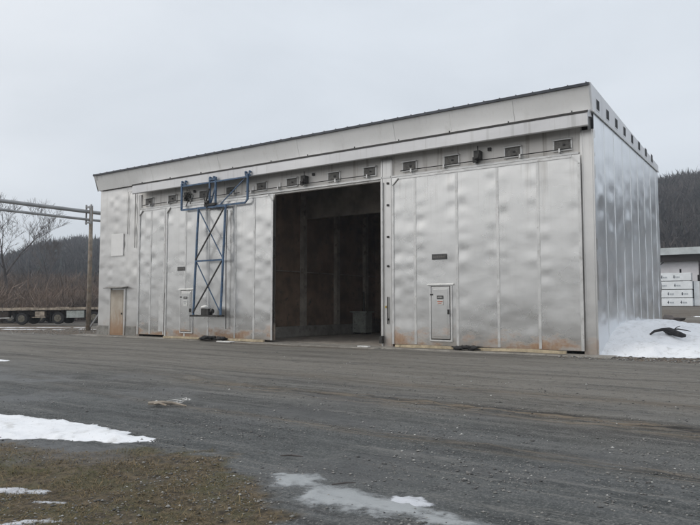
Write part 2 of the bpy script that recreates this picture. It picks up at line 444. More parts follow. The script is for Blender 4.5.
GX = np.array([v[0] for v in V]); GY = np.array([v[1] for v in V])
nsd = np.array([.45*N(x*1.9, y*1.9, 8)+.22*N(x*6, y*6, 3)+.12*N(x*15, y*15, 3) if abs(x) < 21 and y < -10 else 0 for x, y, z in V])
soil = np.clip((poly_sd(GX, GY, GRASS)+nsd)/.14+.5, 0, 1)
far = np.array([max(smooth(-36, -40, x)*smooth(6.5, 9, y+ (x+45)*.0)*0, 0) for x, y, z in V])
a = ground.data.attributes.new('soil', 'FLOAT', 'POINT'); a.data.foreach_set('value', soil.astype(np.float32))
# muddy dirt banks: foot of the walls, round the pole, in front of the snow pile and the far verge
mud = np.zeros(len(V))
for i, (x, y, z) in enumerate(V):
    if y < -17 or x < -80 or x > 60 or y > 60: continue
    n = N(x*.8, y*.8, 4)
    k = 0
    if x > -1: k = max(k, smooth(-1.9, -.6, y+.5*n)*smooth(3.5, 1.5, y))
    if x < -28.2: k = max(k, smooth(-1.2, 0, y+n)*smooth(6.8, 5.5, y+.8*n + (x+34)*.25))
    if -17 < x < -8 and -2.6 < y < -.4: k = max(k, .6*smooth(-2.4, -1.2, y+n))
    if y > 14: k = max(k, .7*smooth(14, 20, y)*smooth(0, .35, N(x*.09, y*.3, 7)+.15))
    mud[i] = k
rut = np.zeros(len(V))
for i, (x, y, z) in enumerate(V):
    if -17 < y < -5 and -16 < x < 12:
        q = y+.10*x+.5*N(x*.12, 0, 9)+13.1
        rut[i] = min(1, smooth(-12, 2, x)*(math.exp(-((q-.2)/.42)**2)+.7*math.exp(-((q+2.3)/.18)**2)+.8*math.exp(-((q-2.6)/.35)**2)))
a = ground.data.attributes.new('rut', 'FLOAT', 'POINT'); a.data.foreach_set('value', rut.astype(np.float32))
a = ground.data.attributes.new('mud', 'FLOAT', 'POINT'); a.data.foreach_set('value', mud.astype(np.float32))

# concrete strip at the foot of the doors, broken outer edge
ap = MB(); n = 260
for i in range(n+1):
    x = -28.6+29.2*i/n
    e = -1.0 - .30*N(x*.7, 1, 1) - .12*N(x*3, 5, 2) - (1.0 if -16.5 < x < -8 else 0)*.35
    ap.v += [(x, .0, .012), (x, e+.15, .010), (x, e, -.06)]
for i in range(n):
    k = 3*i; ap.f += [(k, k+1, k+4, k+3), (k+1, k+2, k+5, k+4)]
o = ap.build('concrete_apron', M['apron']); o['kind'] = 'structure'

# ================================================================ KILN BUILDING
XL, XR, DP = -27.6, 0.0, 12.2
ZT = 8.25
kiln = thing('kiln_building', (0, 0, 0), 'long silver sheet-metal kiln shed with tall sliding doors, one bay open', 'kiln building')

def panel(name, x0, x1, z0, z1, yf, mat, parent, amp=.012, seams=(), step=.09, thick=.08, seed=0, ax='x', off=None, ripple=0, cut=0):
    """sheet clad panel, front face dented; ax='x' lies in XZ facing -Y, ax='y' lies in YZ facing +X"""
    nx = max(2, int((x1-x0)/step)); nz = max(2, int((z1-z0)/step))
    b = MB(); V = []
    ed = sorted([x0, x1]+list(seams))
    for j in range(nz+1):
        z = z0+(z1-z0)*j/nz
        for i in range(nx+1):
            x = x0+(x1-x0)*i/nx
            ds = min(abs(x-e) for e in ed); k = max(i2 for i2, e in enumerate(ed) if x >= e-1e-6)
            wgt = min(1, ds/.35)
            hi = .45+.55*smooth(1.6, 3.6, z)
            d = amp*(.55*N(x*.6+seed, z*1.1, k*3.3+seed)*wgt + hi*1.15*N(k*5.1+seed+(.5 if abs(x-ed[k]) < ds+1e-6 else 0)*3.7, z*2.3, 1)*math.exp(-((ds-.22)/.24)**2)
                     + .12*N(x*2.2, z*3.1, seed+4)*wgt)
            if ripple:
                kk = int(x/1.44); lowz = smooth(7.6, 4.5, z)
                pil = (1-math.cos(2*math.pi*x/1.44))*.5
                d += ripple*pil*((.2+.5*lowz) + (.3+1.9*lowz)*N(kk*3.7, z*1.9, 3)) + ripple*.8*N(x*1.5, z*1.5, 3)*lowz
            edge = min(1, (z-z0)/.2, (z1-z)/.2, (x-x0)/.1+.0, (x1-x)/.1)
            d *= max(0, edge)
            V.append((x, yf-d, z) if ax == 'x' else (yf+d, x, z))
    b.v = V
    W = nx+1
    b.f = [(j*W+i, j*W+i+1, (j+1)*W+i+1, (j+1)*W+i) for j in range(nz) for i in range(nx)]
    # back slab
    if ax == 'x': b.box(x0, x1, yf+.11, yf+thick, z0, z1)
    else: b.box(yf-thick, yf-.11, x0, x1, z0, z1)
    me = b.build(name, mat, parent, off=off)
    sm = [len(p.vertices) == 4 and i < nz*nx for i, p in enumerate(me.data.polygons)]
    me.data.polygons.foreach_set('use_smooth', sm)
    # keep outward normals for the open dented sheet
    return me

# walls
w1 = panel('front_wall', XL+.02, -24.1, .0, ZT, 0, M['wall'], kiln, .022, (-26.3, -25.2), seed=3, thick=.2)
MB().box(XL-.03, -26.55, -.06, -.005, 0, .52).box(-25.0, -24.15, -.06, -.005, 0, .52).each('wall_plinth', M['concrete'], kiln, bevel=.01)
MB().box(XL, XL+.2, .2, DP, 0, 8.9).build('end_wall', M['wall'], kiln)
MB().box(XL, XR-.1, DP-.2, DP, 0, 8.5).build('rear_wall', M['wall'], kiln)
panel('side_wall', .012, DP, 0, ZT-.03, 0, M['side'], kiln, .010, [1.44*i for i in range(1, 8)], seed=11, ax='y', ripple=.028, step=.10, thick=.2)
sb = MB()
for i in range(1, 9): sb.box(-.02, .014, 1.44*i-.012, 1.44*i+.012, .0, ZT-.05)
sb.each('side_seam', M['side'], kiln)
# side fascia band (solid triangle shape under the roof)
def ztop(y): return 9.12+(y+.55)*(8.50-9.12)/(DP+.55+.1)
fb = MB(); fb.add([(-.2, -.16, ZT+.0), (.03, -.16, ZT), (.03, DP+.05, ZT), (-.2, DP+.05, ZT), (-.2, -.43, ztop(-.52)+.05), (.03, -.43, ztop(-.52)+.05), (.03, DP+.05, ztop(DP)+.05), (-.2, DP+.05, ztop(DP)+.05)],
       [(0,3,2,1),(4,5,6,7),(0,1,5,4),(1,2,6,5),(2,3,7,6),(3,0,4,7)])
fb.build('side_fascia', M['sfascia'], kiln)
MB().box(.03, .055, -.16, DP+.05, ZT-.035, ZT+.02).build('side_flashing', M['trim'], kiln)
for i, y in enumerate((.28, 1.69, 3.06, 4.47, 5.89, 7.33, 8.84, 10.28)):
    v = MB().box(.03, .045, y-.04, y+.42, 8.38, 8.80).build('side_vent', M['sfascia'], kiln)
    MB().box(.045, .052, y, y+.38, 8.42, 8.76).build('vent_shade_plate', M['vshade'], v)  # solid dark plate, coloured like the shade inside an open vent
# upper front fascia, canted outwards to the roof edge, made of sheets with lapped seams
fx = [XL, -25.2, -22.7, -20.2, -17.7, -15.2, -12.7, -10.2, -7.7, -5.2, -2.7, XR-.02]
fu = MB()
for i in range(len(fx)-1):
    o_ = .006*(i % 2)
    fu.extrude_x([(-.17-o_, ZT), (-.44-o_, 9.06), (-.38, 9.06), (-.10, ZT)], fx[i]+.004, fx[i+1]-.004)
fu.build('upper_fascia', M['fascia'], kiln)
MB().extrude_x([(-.47, 9.06), (-.52, 9.06), (-.52, 9.15), (-.47, 9.15)], XL-.06, -.0).build('gutter_edge', M['roof'], kiln)
rf = MB().extrude_x([(-.47, 9.10), (DP+.15, 8.50), (DP+.15, 8.55), (-.47, 9.16)], XL-.1, -.01)
rfo = rf.build('roof', M['roof'], kiln)
rr = MB()
for i in range(46):
    x = XL-.05+i*.612; rr.extrude_x([(-.50, 9.16), (DP+.1, 8.55), (DP+.1, 8.575), (-.50, 9.185)], x, x+.035)
rr.each('standing_seam', M['roof'], rfo)
# left gable tip
MB().add([(XL-.02, -.02, ZT), (XL-.02, -.5, 9.04), (XL-.02, DP, 8.5), (XL-.02, DP, ZT), (XL+.2, -.02, ZT), (XL+.2, -.5, 9.04), (XL+.2, DP, 8.5), (XL+.2, DP, ZT)],
         [(0,1,2,3),(4,7,6,5),(0,4,5,1),(1,5,6,2),(2,6,7,3),(3,7,4,0)]).build('gable_fascia', M['fascia'], kiln)
MB().add([(XL-.05, -.17, ZT-.05), (XL-.05, -.46, 9.08), (XL-.05, .35, 9.05), (XL-.025, -.17, ZT-.05), (XL-.025, -.46, 9.08), (XL-.025, .35, 9.05)], [(0,1,2),(3,5,4),(0,3,4,1),(1,4,5,2),(2,5,3,0)]).build('eave_end_plate', M['vent'], kiln)

# header strip with posts
hd = panel('door_header', -24.1, -.45, 6.78, ZT, .0, M['header'], kiln, .007, [-24.1+1.55*i for i in range(1, 15)], seed=21, step=.12, thick=.2)
MB().box(-24.0, -.5, -.07, -.005, 6.86, 6.93).build('header_flashing', M['trim'], kiln)
# door track cover
MB().extrude_x([(-.19, 8.30), (-.58, 8.17), (-.60, 8.10), (-.60, 7.68), (-.56, 7.64), (-.52, 7.68), (-.50, 7.98), (-.03, 8.08)], -23.95, -.04).build('track_cover', M['beam'], kiln, bevel=.008)
MB().extrude_x([(-.615, 8.10), (-.615, 8.155), (-.56, 8.195), (-.56, 8.172), (-.60, 8.10)], -23.97, -.03).build('track_cover_lip', M['dark'], kiln)
tk = MB()
for i in range(11):
    x = -23.3+i*2.27+.25*N(i*3.1, 1)
    tk.box(x, x+.035, -.50, -.46, 8.18, 8.27)
tk.each('track_bolt', M['dark'], kiln)
MB().box(-23.9, -.1, -.44, -.34, 7.70, 7.80).build('door_track', M['dark'], kiln)

# posts
def post(x0, x1, yf=-.05, z1=7.7):
    b = MB().box(x0, x1, yf, .2, 0, z1); b.box(x0+.06, x0+.10, yf-.02, yf-.001, 0, z1); b.box(x1-.09, x1-.05, yf-.02, yf-.001, 0, z1)
    return b.build('door_post', M['wall'], kiln, bevel=.008)
pm = post(-8.52, -7.95)
post(-24.12, -23.86)
post(-.46, -.0, -.04, 7.66)
ft = MB()
for z in (1.05, 3.2, 4.4, 5.7, 6.6): ft.box(-8.20, -8.12, -.10, -.051, z, z+.08)
ft.each('post_bracket', M['dark'], pm)
MB().tube([(-8.16, -.11, .9), (-8.16, -.11, 2.0)], .025).build('post_conduit', M['dark'], pm)
MB().tube([(-8.40, -.10, 0), (-8.40, -.10, 6.7)], .03).build('seal_pipe', M['trim'], pm)
MB().box(-8.50, -8.36, -.22, -.06, .12, .42).build('latch_block', M['dark'], pm)
MB().box(-8.30, -8.24, -.09, -.051, 1.55, 1.63).build('marker', simple('yellow_paint', (.5, .35, .05), .6), pm)

# header vents
def vent(x):
    v = MB().box(x-.33, x+.33, -.055, -.005, 7.03, 7.46).build('header_vent', M['trim'], kiln)
    q = MB(); q.box(x-.28, x+.28, -.075, -.056, 7.08, 7.40)
    q.build('vent_flap', M['vent'], v)
    MB().extrude_x([(-.056, 7.46), (-.16, 7.42), (-.16, 7.40), (-.056, 7.43)], x-.34, x+.34).build('vent_hood', M['trim'], v)
    MB().box(x+.02, x+.10, -.11, -.076, 7.2, 7.26).build('vent_lug', M['dark'], v)
for x in (-23.2, -21.35, -19.0, -17.1, -15.1, -13.25, -10.9, -9.05, -7.15, -5.3, -2.85, -1.05): vent(x)
for x0, x1 in ((-23.6, -16.4), (-16.0, -8.7), (-7.5, -.7)):
    r_ = MB().tube([(x0, -.17, 7.06), (x1, -.17, 7.06)], .018, 6).build('damper_rod', M['dark'], kiln)
    k = MB(); random.seed(int(x0*10))
    for i in range(5):
        x = x0+.5+(x1-x0-1)*i/4+random.uniform(-.2, .2)
        k.box(x-.03, x+.03, -.19, -.01, 6.96, 7.10); k.box(x-.05, x+.05, -.03, -.008, 6.94, 7.3)
    k.each('rod_bracket', M['trim'], r_, 2)
    xa = x0+(x1-x0)*.44+.35
    dm = MB().box(xa-.12, xa+.12, -.30, -.01, 7.10, 7.42).box(xa-.19, xa-.02, -.24, -.05, 7.0, 7.2)
    dm.tube([(xa, -.17, 7.42), (xa, -.17, 7.62)], .02, 6); dm.disc((xa+.02, -.33, 7.2), (0, 1, 0), .09, .08, 12)
    dm.build('damper_motor', M['dark'], kiln, bevel=.01)
    MB().box(xa+.35, xa+.47, -.08, -.01, 7.40, 7.52).build('junction_box', M['dark'], kiln)

# sliding doors
def sliding_door(x0, x1, z0, z1, yf, seams, seed, access, name_label=None):
    d = panel('sliding_door', x0, x1, z0, z1, yf, M['door'], kiln, .021, seams, seed=seed, step=.085, thick=.2)
    if name_label: d['label'] = name_label
    t = MB()
    t.box(x0-.01, x0+.09, yf-.035, yf-.001, z0, z1-.3); t.box(x1-.09, x1+.01, yf-.035, yf-.001, z0, z1-.3)
    t.box(x0+.28, x1-.28, yf-.03, yf-.001, z1-.09, z1+.0)
    for xa, sg in ((x0, 1), (x1, -1)):
        t.bar((xa+sg*.04, yf-.02, z1-.32), (xa+sg*.32, yf-.02, z1-.04), .03, .09, (0, 1, 0))
    t.build('door_edge_trim', M['trim'], d)
    s_ = MB()
    for x in seams: s_.box(x-.05, x+.05, yf-.014, yf+.0, z0+.02, z1-.1)
    s_.each('door_seam', M['trim'], d)

    if access:
        ax, w_, zb, zt = access
        MB().box(ax-.07, ax, yf-.05, yf-.001, zb-.08, zt+.02).box(ax+w_, ax+w_+.07, yf-.05, yf-.001, zb-.08, zt+.02).box(ax-.07, ax+w_+.07, yf-.05, yf-.001, zb-.14, zb-.08).build('access_door_frame', M['trim'], d, bevel=.004)
        MB().box(ax-.004, ax+w_+.004, yf-.022, yf-.001, zb-.075, zt+.015).build('access_door_gap', M['dark'], d)
        a = MB().box(ax+.03, ax+w_-.03, yf-.06, yf-.023, zb-.04, zt-.02)
        a.box(ax+.10, ax+w_-.10, yf-.072, yf-.061, zb+.04, zt-.10)
        a.build('access_door', M['door'], d, bevel=.008)
        MB().box(ax+w_-.09, ax+w_-.05, yf-.13, yf-.061, zb+.9, zb+1.08).box(ax-.02, ax+.10, yf-.085, yf-.06, zb+1.62, zb+1.68).build('access_door_handle', M['dark'], d)
        MB().extrude_x([(yf-.001, zt+.12), (yf-.09, zt+.075), (yf-.09, zt+.05), (yf-.001, zt+.05)], ax-.16, ax+w_+.14).build('drip_hood', M['white'], d)
        for z in (zb+.3, zb+1.7): pass
    return d
DR = sliding_door(-7.93, -.44, .12, 6.83, -.12, (-6.87, -5.07, -3.44, -1.93), 1, (-6.17, .82, .42, 2.38), 'right door, shut, with a white-hooded access door')
DL = sliding_door(-23.9, -16.3, .12, 6.83, -.12, (-22.9, -21.8, -20.0, -18.3), 5, None)
MB().box(-22.15, -21.75, -.15, -.10, .3, 2.3).build('access_door_frame', M['trim'], DL)
DM = sliding_door(-21.22, -13.96, .10, 6.72, -.50, (-19.75, -18.1, -16.3, -15.1), 9, (-20.0, .80, .42, 2.38), 'door slid aside, hanging out in front of its neighbour')

# signs on the doors (unreadable in the photo: small strokes only)
def sign(x, z, w_, h, y, mat, strokes, label, ink='signpale'):
    t = thing('door_sign', (x, y, z), label, 'sign', )
    MB().box(0, w_, -.015, 0, 0, h).build('sign_plate', mat, t, bevel=.003)
    if strokes:
        b = MB(); random.seed(int(x*100)); u = w_*.1
        while u < w_*.88:
            l = random.uniform(.03, .06)*w_/.5; b.box(u, min(u+l, w_*.9), -.019, -.0155, h*.32, h*.32+h*random.choice((.25, .36))); u += l+.018
        b.build('sign_lettering', M[ink], t)
    return t
sign(-6.12, 3.42, .62, .21, -.145, M['signdark'], 1, 'dark narrow nameplate on the shut right door, above its white-hooded access door', 'vent')
s1 = sign(-5.90, 1.90, .27, .13, -.199, M['signdark'], 1, 'small black notice at eye height on the right access door, above the red lettering')
s2 = sign(-5.90, 1.68, .27, .17, -.199, M['signpale'], 0, 'small pale notice with red lettering on the right access door, under the black one')
MB().box(.02, .25, -.019, -.0155, .10, .14).box(.05, .20, -.019, -.0155, .04, .07).build('sign_lettering', M['red'], s2)
sign(-20.3, 3.40, .55, .19, -.52, M['signdark'], 1, 'dark narrow nameplate beside the blue frame on the slid-aside door', 'vent')
sign(-19.75, 1.98, .26, .11, -.575, M['signdark'], 1, 'small black notice on the left access door, above the white one')
s3 = sign(-19.77, 1.62, .30, .28, -.575, M['white'], 0, 'small square white notice on the left access door')
MB().box(.04, .26, -.019, -.0155, .19, .22).box(.06, .22, -.019, -.0155, .10, .12).build('sign_lettering', M['ink'], s3)

# left wall items (parts of the building)
MB().box(-26.45, -25.36, -.06, -.012, 4.42, 5.66).build('wall_panel', M['fascia'], kiln, bevel=.01)
ud = MB().box(-26.38, -25.20, -.05, -.012, .02, 2.52).box(-26.30, -25.28, -.065, -.051, .1, 2.44).build('side_door', M['udoor'], kiln)
ud['label'] = 'rust-streaked tan door'
MB().box(-26.5, -26.38, -.07, -.012, 0, 2.6).box(-25.2, -25.08, -.07, -.012, 0, 2.6).each('door_jamb', M['wall'], ud)
MB().extrude_x([(-.012, 2.70), (-.40, 2.63), (-.40, 2.60), (-.012, 2.62)], -26.6, -24.95).build('canopy', M['vent'], ud)
MB().box(-25.36, -25.3, -.11, -.06, 1.15, 1.25).build('handle', M['dark'], ud)
cp = MB(); cp.tube([(-24.35, -.06, 4.8), (-24.35, -.06, 7.9), (-24.6, -.06, 8.1)], .02, 6); cp.tube([(-25.0, -.05, 5.6), (-25.0, -.05, 7.95), (-24.1, -.05, 7.95)], .014, 6)
cp.build('conduit', M['vent'], kiln)

# interior
inn = M['inner']
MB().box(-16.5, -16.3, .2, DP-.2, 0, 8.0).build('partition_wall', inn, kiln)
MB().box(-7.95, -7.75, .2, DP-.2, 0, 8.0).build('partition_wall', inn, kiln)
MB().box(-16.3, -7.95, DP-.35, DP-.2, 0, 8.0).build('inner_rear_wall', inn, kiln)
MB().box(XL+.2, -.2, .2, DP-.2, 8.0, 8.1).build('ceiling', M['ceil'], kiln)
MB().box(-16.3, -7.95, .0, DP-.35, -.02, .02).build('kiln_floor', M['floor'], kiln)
MB().box(-16.3, -16.0, .3, DP-.35, .02, .58).build('wall_curb', M['concrete'], kiln, bevel=.03)
for y in (1.3, 4.35, 7.4, 10.4):
    MB().box(-16.3, -16.08, y, y+.32, .58, 8.0).build('wall_column', M['innerc'], kiln, bevel=.01)
for x in (-15.3, -13.6, -12.3, -11.0):
    MB().box(x, x+.22, DP-.55, DP-.35, .02, 8.0).build('wall_column', M['innerc'], kiln, bevel=.01)
MB().box(-16.06, -7.95, 4.5, 4.62, 6.25, 8.0).build('fan_baffle', simple('baffle_sheet', (.26, .23, .20), .6, .2, .4, 1), kiln)
hb = MB()
for z in (3.4,): hb.box(-16.3, -16.22, .3, DP-.4, z, z+.05)
hb.each('wall_batten', M['innerc'], kiln)
ib = MB()
for x in (-14.6, -14.35, -14.1, -13.2): MB().tube([(x, 10.9, 0), (x, 10.9, 7.9)], .05).build('heating_pipe', M['innerc'], kiln)

# equipment cabinet inside
cb = thing('equipment_cabinet', (-15.1, 8.55, .02), 'squat grey-green steel cabinet standing inside the open bay', 'cabinet')
MB().box(-.44, .44, -.35, .35, .1, 1.22).build('body', M['cab'], cb, bevel=.02)
MB().box(-.60, .56, -.42, .42, 1.22, 1.30).build('top', M['cab'], cb, bevel=.01)
MB().box(-.36, -.02, -.365, -.351, .2, 1.1).box(.02, .36, -.365, -.351, .2, 1.1).each('door', M['cab'], cb, bevel=.005)
MB().box(-.42, -.3, -.3, .3, 0, .1).box(.3, .42, -.3, .3, 0, .1).each('foot', M['dark'], cb)
MB().tube([(.1, 0, 1.3), (.1, 0, 2.4)], .06).build('cable_riser', M['dark'], cb)

# ================================================================ BLUE DOOR CARRIER
dc = thing('door_carrier', (-17.7, -.75, 7.7), 'blue steel door carrier: X-braced lattice hung from the track in front of the slid-aside door', 'door carrier')
o_ = (-17.7, -.75, 7.7)
b = MB(); Y0 = -.72
b.bar((-19.85, Y0, 6.42), (-19.85, Y0, 7.75), .08, .08); b.bar((-15.35, Y0, 6.55), (-15.35, Y0, 7.75), .08, .08)
b.bar((-19.85, Y0, 6.42), (-15.5, Y0, 6.42), .08, .08); b.bar((-15.5, Y0, 6.42), (-15.35, Y0, 6.56), .06, .06)
b.bar((-19.85, Y0, 7.62), (-15.35, Y0, 7.62), .06, .07)
b.bar((-17.85, Y0, 6.42), (-17.85, Y0, 7.85), .08, .08); b.bar((-17.45, Y0, 6.42), (-17.45, Y0, 7.85), .08, .08)
b.bar((-17.85, Y0-.03, 7.75), (-17.45, Y0-.03, 7.75), .06, .10)
b.bar((-17.2, Y0+.03, 6.45), (-15.6, Y0+.03, 7.55), .04, .04); b.bar((-17.85, Y0+.05, 6.5), (-17.45, Y0+.05, 7.6), .05, .05)
b.build('hanger_frame', M['blue'], dc, off=o_)
for x in (-19.75, -17.75, -15.4):
    b = MB(); b.box(x-.15, x+.15, -.70, -.64, 7.66, 7.78)
    for s_ in (-.13, .13):
        b.disc((x+s_, -.66, 7.86), (0, 1, 0), .055, .07, 14); b.box(x+s_-.025, x+s_+.025, -.72, -.695, 7.75, 7.9)
    b.build('trolley', M['blue'], dc, off=o_)
yt, yb = -.78, -1.02
def ly(z): return yt+(yb-yt)*(6.4-z)/5.2
b = MB()
for x in (-18.55, -16.7):
    b.bar((x, ly(6.4), 6.42), (x, ly(1.2), 1.2), .075, .085)
for z in (6.38, 3.8): b.bar((-18.55, ly(z), z), (-16.7, ly(z), z), .07, .08)
b.build('lattice_frame', M['blue'], dc, off=o_)
for z0, z1 in ((6.35, 3.8), (3.8, 1.25)):
    b = MB(); b.bar((-18.52, ly(z1)-.05, z1+.05), (-16.73, ly(z0)-.05, z0-.05), .045, .06); b.build('cross_brace', M['dark'], dc, off=o_)
    b = MB(); b.bar((-18.52, ly(z0)+.02, z0-.05), (-16.73, ly(z1)+.02, z1+.05), .035, .045); b.build('cross_brace', M['blue'], dc, off=o_)
b = MB(); b.box(-18.55, -16.65, -1.25, -.80, 1.12, 1.20); b.build('motor_shelf', M['dark'], dc, off=o_)
b = MB(); b.box(-17.85, -17.35, -1.18, -.90, 1.20, 1.50); b.tube([(-17.9, -1.03, 1.38), (-17.2, -1.03, 1.38)], .11, 12); b.build('drive_motor', M['dark'], dc, bevel=.01, off=o_)
b = MB(); b.blob((-17.72, -1.05, 1.56), .22, .17, .12, 2, 2, .15); b.build('motor_cover', M['white'], dc, bevel=.02, off=o_)
b = MB(); b.tube([(-16.75, -.62, 6.2), (-16.75, -.66, 3.9), (-16.75, -.62, .55)], .022, 6); b.tube([(-18.2, -.80, 7.0), (-18.0, -.82, 6.5), (-17.9, -.85, 6.35), (-17.6, -.85, 6.3)], .03, 6)
b.build('hose', M['dark'], dc, off=o_)
b = MB(); b.box(-18.15, -17.4, -.82, -.68, 6.46, 6.58); b.disc((-17.95, -.8, 6.64), (1, 0, 0), .09, .22, 12); b.tube([(-17.95, -.85, 6.7), (-17.75, -.85, 7.3)], .04, 8); b.build('hoist', M['dark'], dc, off=o_, bevel=.01)
b = MB()
for i in range(4): b.blob((-19.5+random.uniform(-.1, .2), -.62, 6.9+i*.13), .055, .04, .05, i, 1)
b.tube([(-19.6, -.66, 6.6), (-19.2, -.7, 7.2), (-19.4, -.7, 7.5)], .025, 6); b.tube([(-19.3, -.66, 6.7), (-19.0, -.7, 7.1), (-19.5, -.7, 7.3)], .02, 6)
b.build('cable_coil', M['dark'], dc, off=o_)

# ================================================================ sill timbers & rubber mats at the door feet
def sill(x0, x1, y, label, sag=0):
    t = MB(); n = 24
    for i in range(n):
        a_, c_ = x0+(x1-x0)*i/n, x0+(x1-x0)*(i+1)/n
        za = .075+.02*N(a_*.6, 3, 1); zc = .075+.02*N(c_*.6, 3, 1); 
        ya = y+.03*N(a_*.5, 1, 8); yc = y+.03*N(c_*.5, 1, 8)
        t.bar((a_, ya, za), (c_, yc, zc), .12, .10)
    o = t.build('sill_timber', M['plank']); tag(o, label, 'timber'); return o
sill(-7.6, -4.75, -.42, 'long straw-coloured sill timber at the foot of the right door, left of the dark rags')
sill(-4.35, -.95, -.44, 'straw-coloured sill timber below the rust at the right end of the right door')
sill(-20.9, -18.05, -.80, 'pale sill timber under the slid-aside door, left of the black rubbish')
sill(-16.5, -14.2, -.80, 'pale sill timber under the slid-aside door, right of the black rubbish')
def heap(c, rx, ry, rz, n, label, cat, seed, mat='rubber'):
    random.seed(seed); b = MB()
    for i in range(n):
        b.blob((c[0]+random.uniform(-1, 1)*rx, c[1]+random.uniform(-1, 1)*ry, c[2]+random.uniform(0, rz)), random.uniform(.12, .26), random.uniform(.08, .16), random.uniform(.03, .08), seed+i, 2, .5)
    for i in range(n):
        a_ = random.uniform(-rx, rx); b.tube([(c[0]+a_, c[1]-.1, .06), (c[0]+a_+random.uniform(-.3, .3), c[1]+random.uniform(-.2, .1), .06+random.uniform(.02, .14)), (c[0]+a_+random.uniform(-.5, .5), c[1]-.1, .05)], .015, 5)
    return tag(b.build('rubbish_heap', M[mat], smooth=True), label, cat)
heap((-4.55, -.50, .07), .35, .12, .08, 9, 'dark crumpled rags between the two sill timbers of the right door', 'rubbish', 4)
heap((-17.3, -.90, .08), .75, .15, .10, 18, 'long black rubbish heap under the slid-aside door, below the blue frame', 'rubbish', 8)
tag(MB().box(-16.2, -15.35, -1.75, -1.45, .0, .05).build('scrap_board', M['white'], bevel=.01), 'flat white scrap on the ground in front of the slid-aside door', 'scrap')
tag(MB().box(-8.95, -8.45, -1.15, -.95, .01, .06).build('scrap_board', M['white'], bevel=.01), 'flat white scrap beside the post between the open bay and the right door', 'scrap')

# ================================================================ SNOW
def snow_field(name, poly, hfun, mat, label, cat='snow patch', step=.06, ragged=.12, rs=3.0, base=None, group=None):
    x0 = min(p[0] for p in poly)-.3; x1 = max(p[0] for p in poly)+.3; y0 = min(p[1] for p in poly)-.3; y1 = max(p[1] for p in poly)+.3
    X = np.arange(x0, x1, step); Yv = np.arange(y0, y1, step)
    XX, YY = np.meshgrid(X, Yv)
    nn = np.array([ragged*(N(x*rs, y*rs, 6)+.6*N(x*rs*3, y*rs*3, 2)+.4*N(x*rs*8, y*rs*8, 2)) for x, y in zip(XX.ravel(), YY.ravel())]).reshape(XX.shape)
    S = poly_sd(XX, YY, poly)+nn
    idx = -np.ones(XX.shape, int); V = []
    F = []
    Z = np.zeros(XX.shape)
    for j in range(XX.shape[0]):
        for i in range(XX.shape[1]):
            g = gh(XX[j, i], YY[j, i]); Z[j, i] = g-.02+hfun(XX[j, i], YY[j, i], S[j, i])
    keep = (S > -step*1.5) & ((XX > -.14) | (cat != 'snow pile'))
    for j in range(XX.shape[0]):
        for i in range(XX.shape[1]):
            if keep[j, i]: idx[j, i] = len(V); V.append((XX[j, i], YY[j, i], Z[j, i] if S[j, i] > 0 else gh(XX[j, i], YY[j, i])-.03))
    for j in range(XX.shape[0]-1):
        for i in range(XX.shape[1]-1):
            q = (idx[j, i], idx[j, i+1], idx[j+1, i+1], idx[j+1, i])
            if min(q) >= 0: F.append(q)
    o = np_mesh(name, V, F, mat, True); tag(o, label, cat, group)
    e = np.zeros(len(V), np.float32)
    jj, ii = np.nonzero(idx >= 0); e[idx[jj, ii]] = S[jj, ii]
    if len(o.data.vertices) == len(e): a_ = o.data.attributes.new('edge', 'FLOAT', 'POINT'); a_.data.foreach_set('value', e)
    return o
thin = lambda h: (lambda x, y, s: .02+h*smooth(0, .25, s)*(1+.6*N(x*4, y*4, 3)) if s > 0 else 0)
def hp(x, y, s):
    if s <= 0: return 0
    e = smooth(0, .9, s)*.40+smooth(.3, 4.0, s)*.72
    return e*(.93-.28*smooth(.6, 3.2, x))*(1+.16*N(x*.7, y*.7, 2)+.10*N(x*2, y*2, 7))+.04*N(x*4.5, y*4.5, 2)+.02*N(x*11, y*11, 5)+.03
snow_field('snow_pile', [(-4, .0), (-.1, -.05), (1.2, .15), (3.0, .55), (6, 1.2), (11, 1.8), (16, 4), (15, 9), (9, 12.5), (4.5, 12.4), (2.0, 12.0), (.8, 12.2), (-4, 12.0)], hp, M['snow'],
           'large white snow pile banked against the right side wall of the kiln', 'snow pile', step=.08, ragged=.16, rs=1.6)
snow_field('snow_patch', [(-9, -20.2), (-5.6, -17.9), (-4.5, -17.35), (-3.4, -17.2), (-2.35, -17.15), (-1.6, -17.3), (-.95, -17.38), (-1.15, -17.75), (-1.75, -17.9), (-2.6, -18.35), (-4, -19.3), (-6, -20.3), (-9, -21.8)],
           thin(.05), M['snow'], 'long white snow patch at the left edge of the yard, along the grass', step=.04)
snow_field('snow_patch', [(-1.35, -20.0), (-.55, -19.5), (-.05, -19.30), (.0, -19.45), (-.2, -19.6), (-.6, -19.85), (-1.2, -20.3)], thin(.03), M['snowthin'],
           'small flat snow patch on the grass in the bottom left corner of the photo', step=.025, ragged=.05, rs=5)
snow_field('snow_patch', [(.02, -19.60), (.30, -19.43), (.34, -19.50), (.10, -19.72)], thin(.02), M['snowthin'],
           'little snow remnant on the grass, just right of the corner snow patch', step=.02, ragged=.05, rs=6)
snow_field('snow_patch', [(.42, -19.95), (.62, -19.78), (.85, -19.72), (.86, -19.82), (.68, -19.92), (.62, -20.15), (.4, -20.3)], thin(.02), M['snowthin'],
           'thin snow remnant on the grass at the bottom edge of the photo', step=.02, ragged=.06, rs=6)
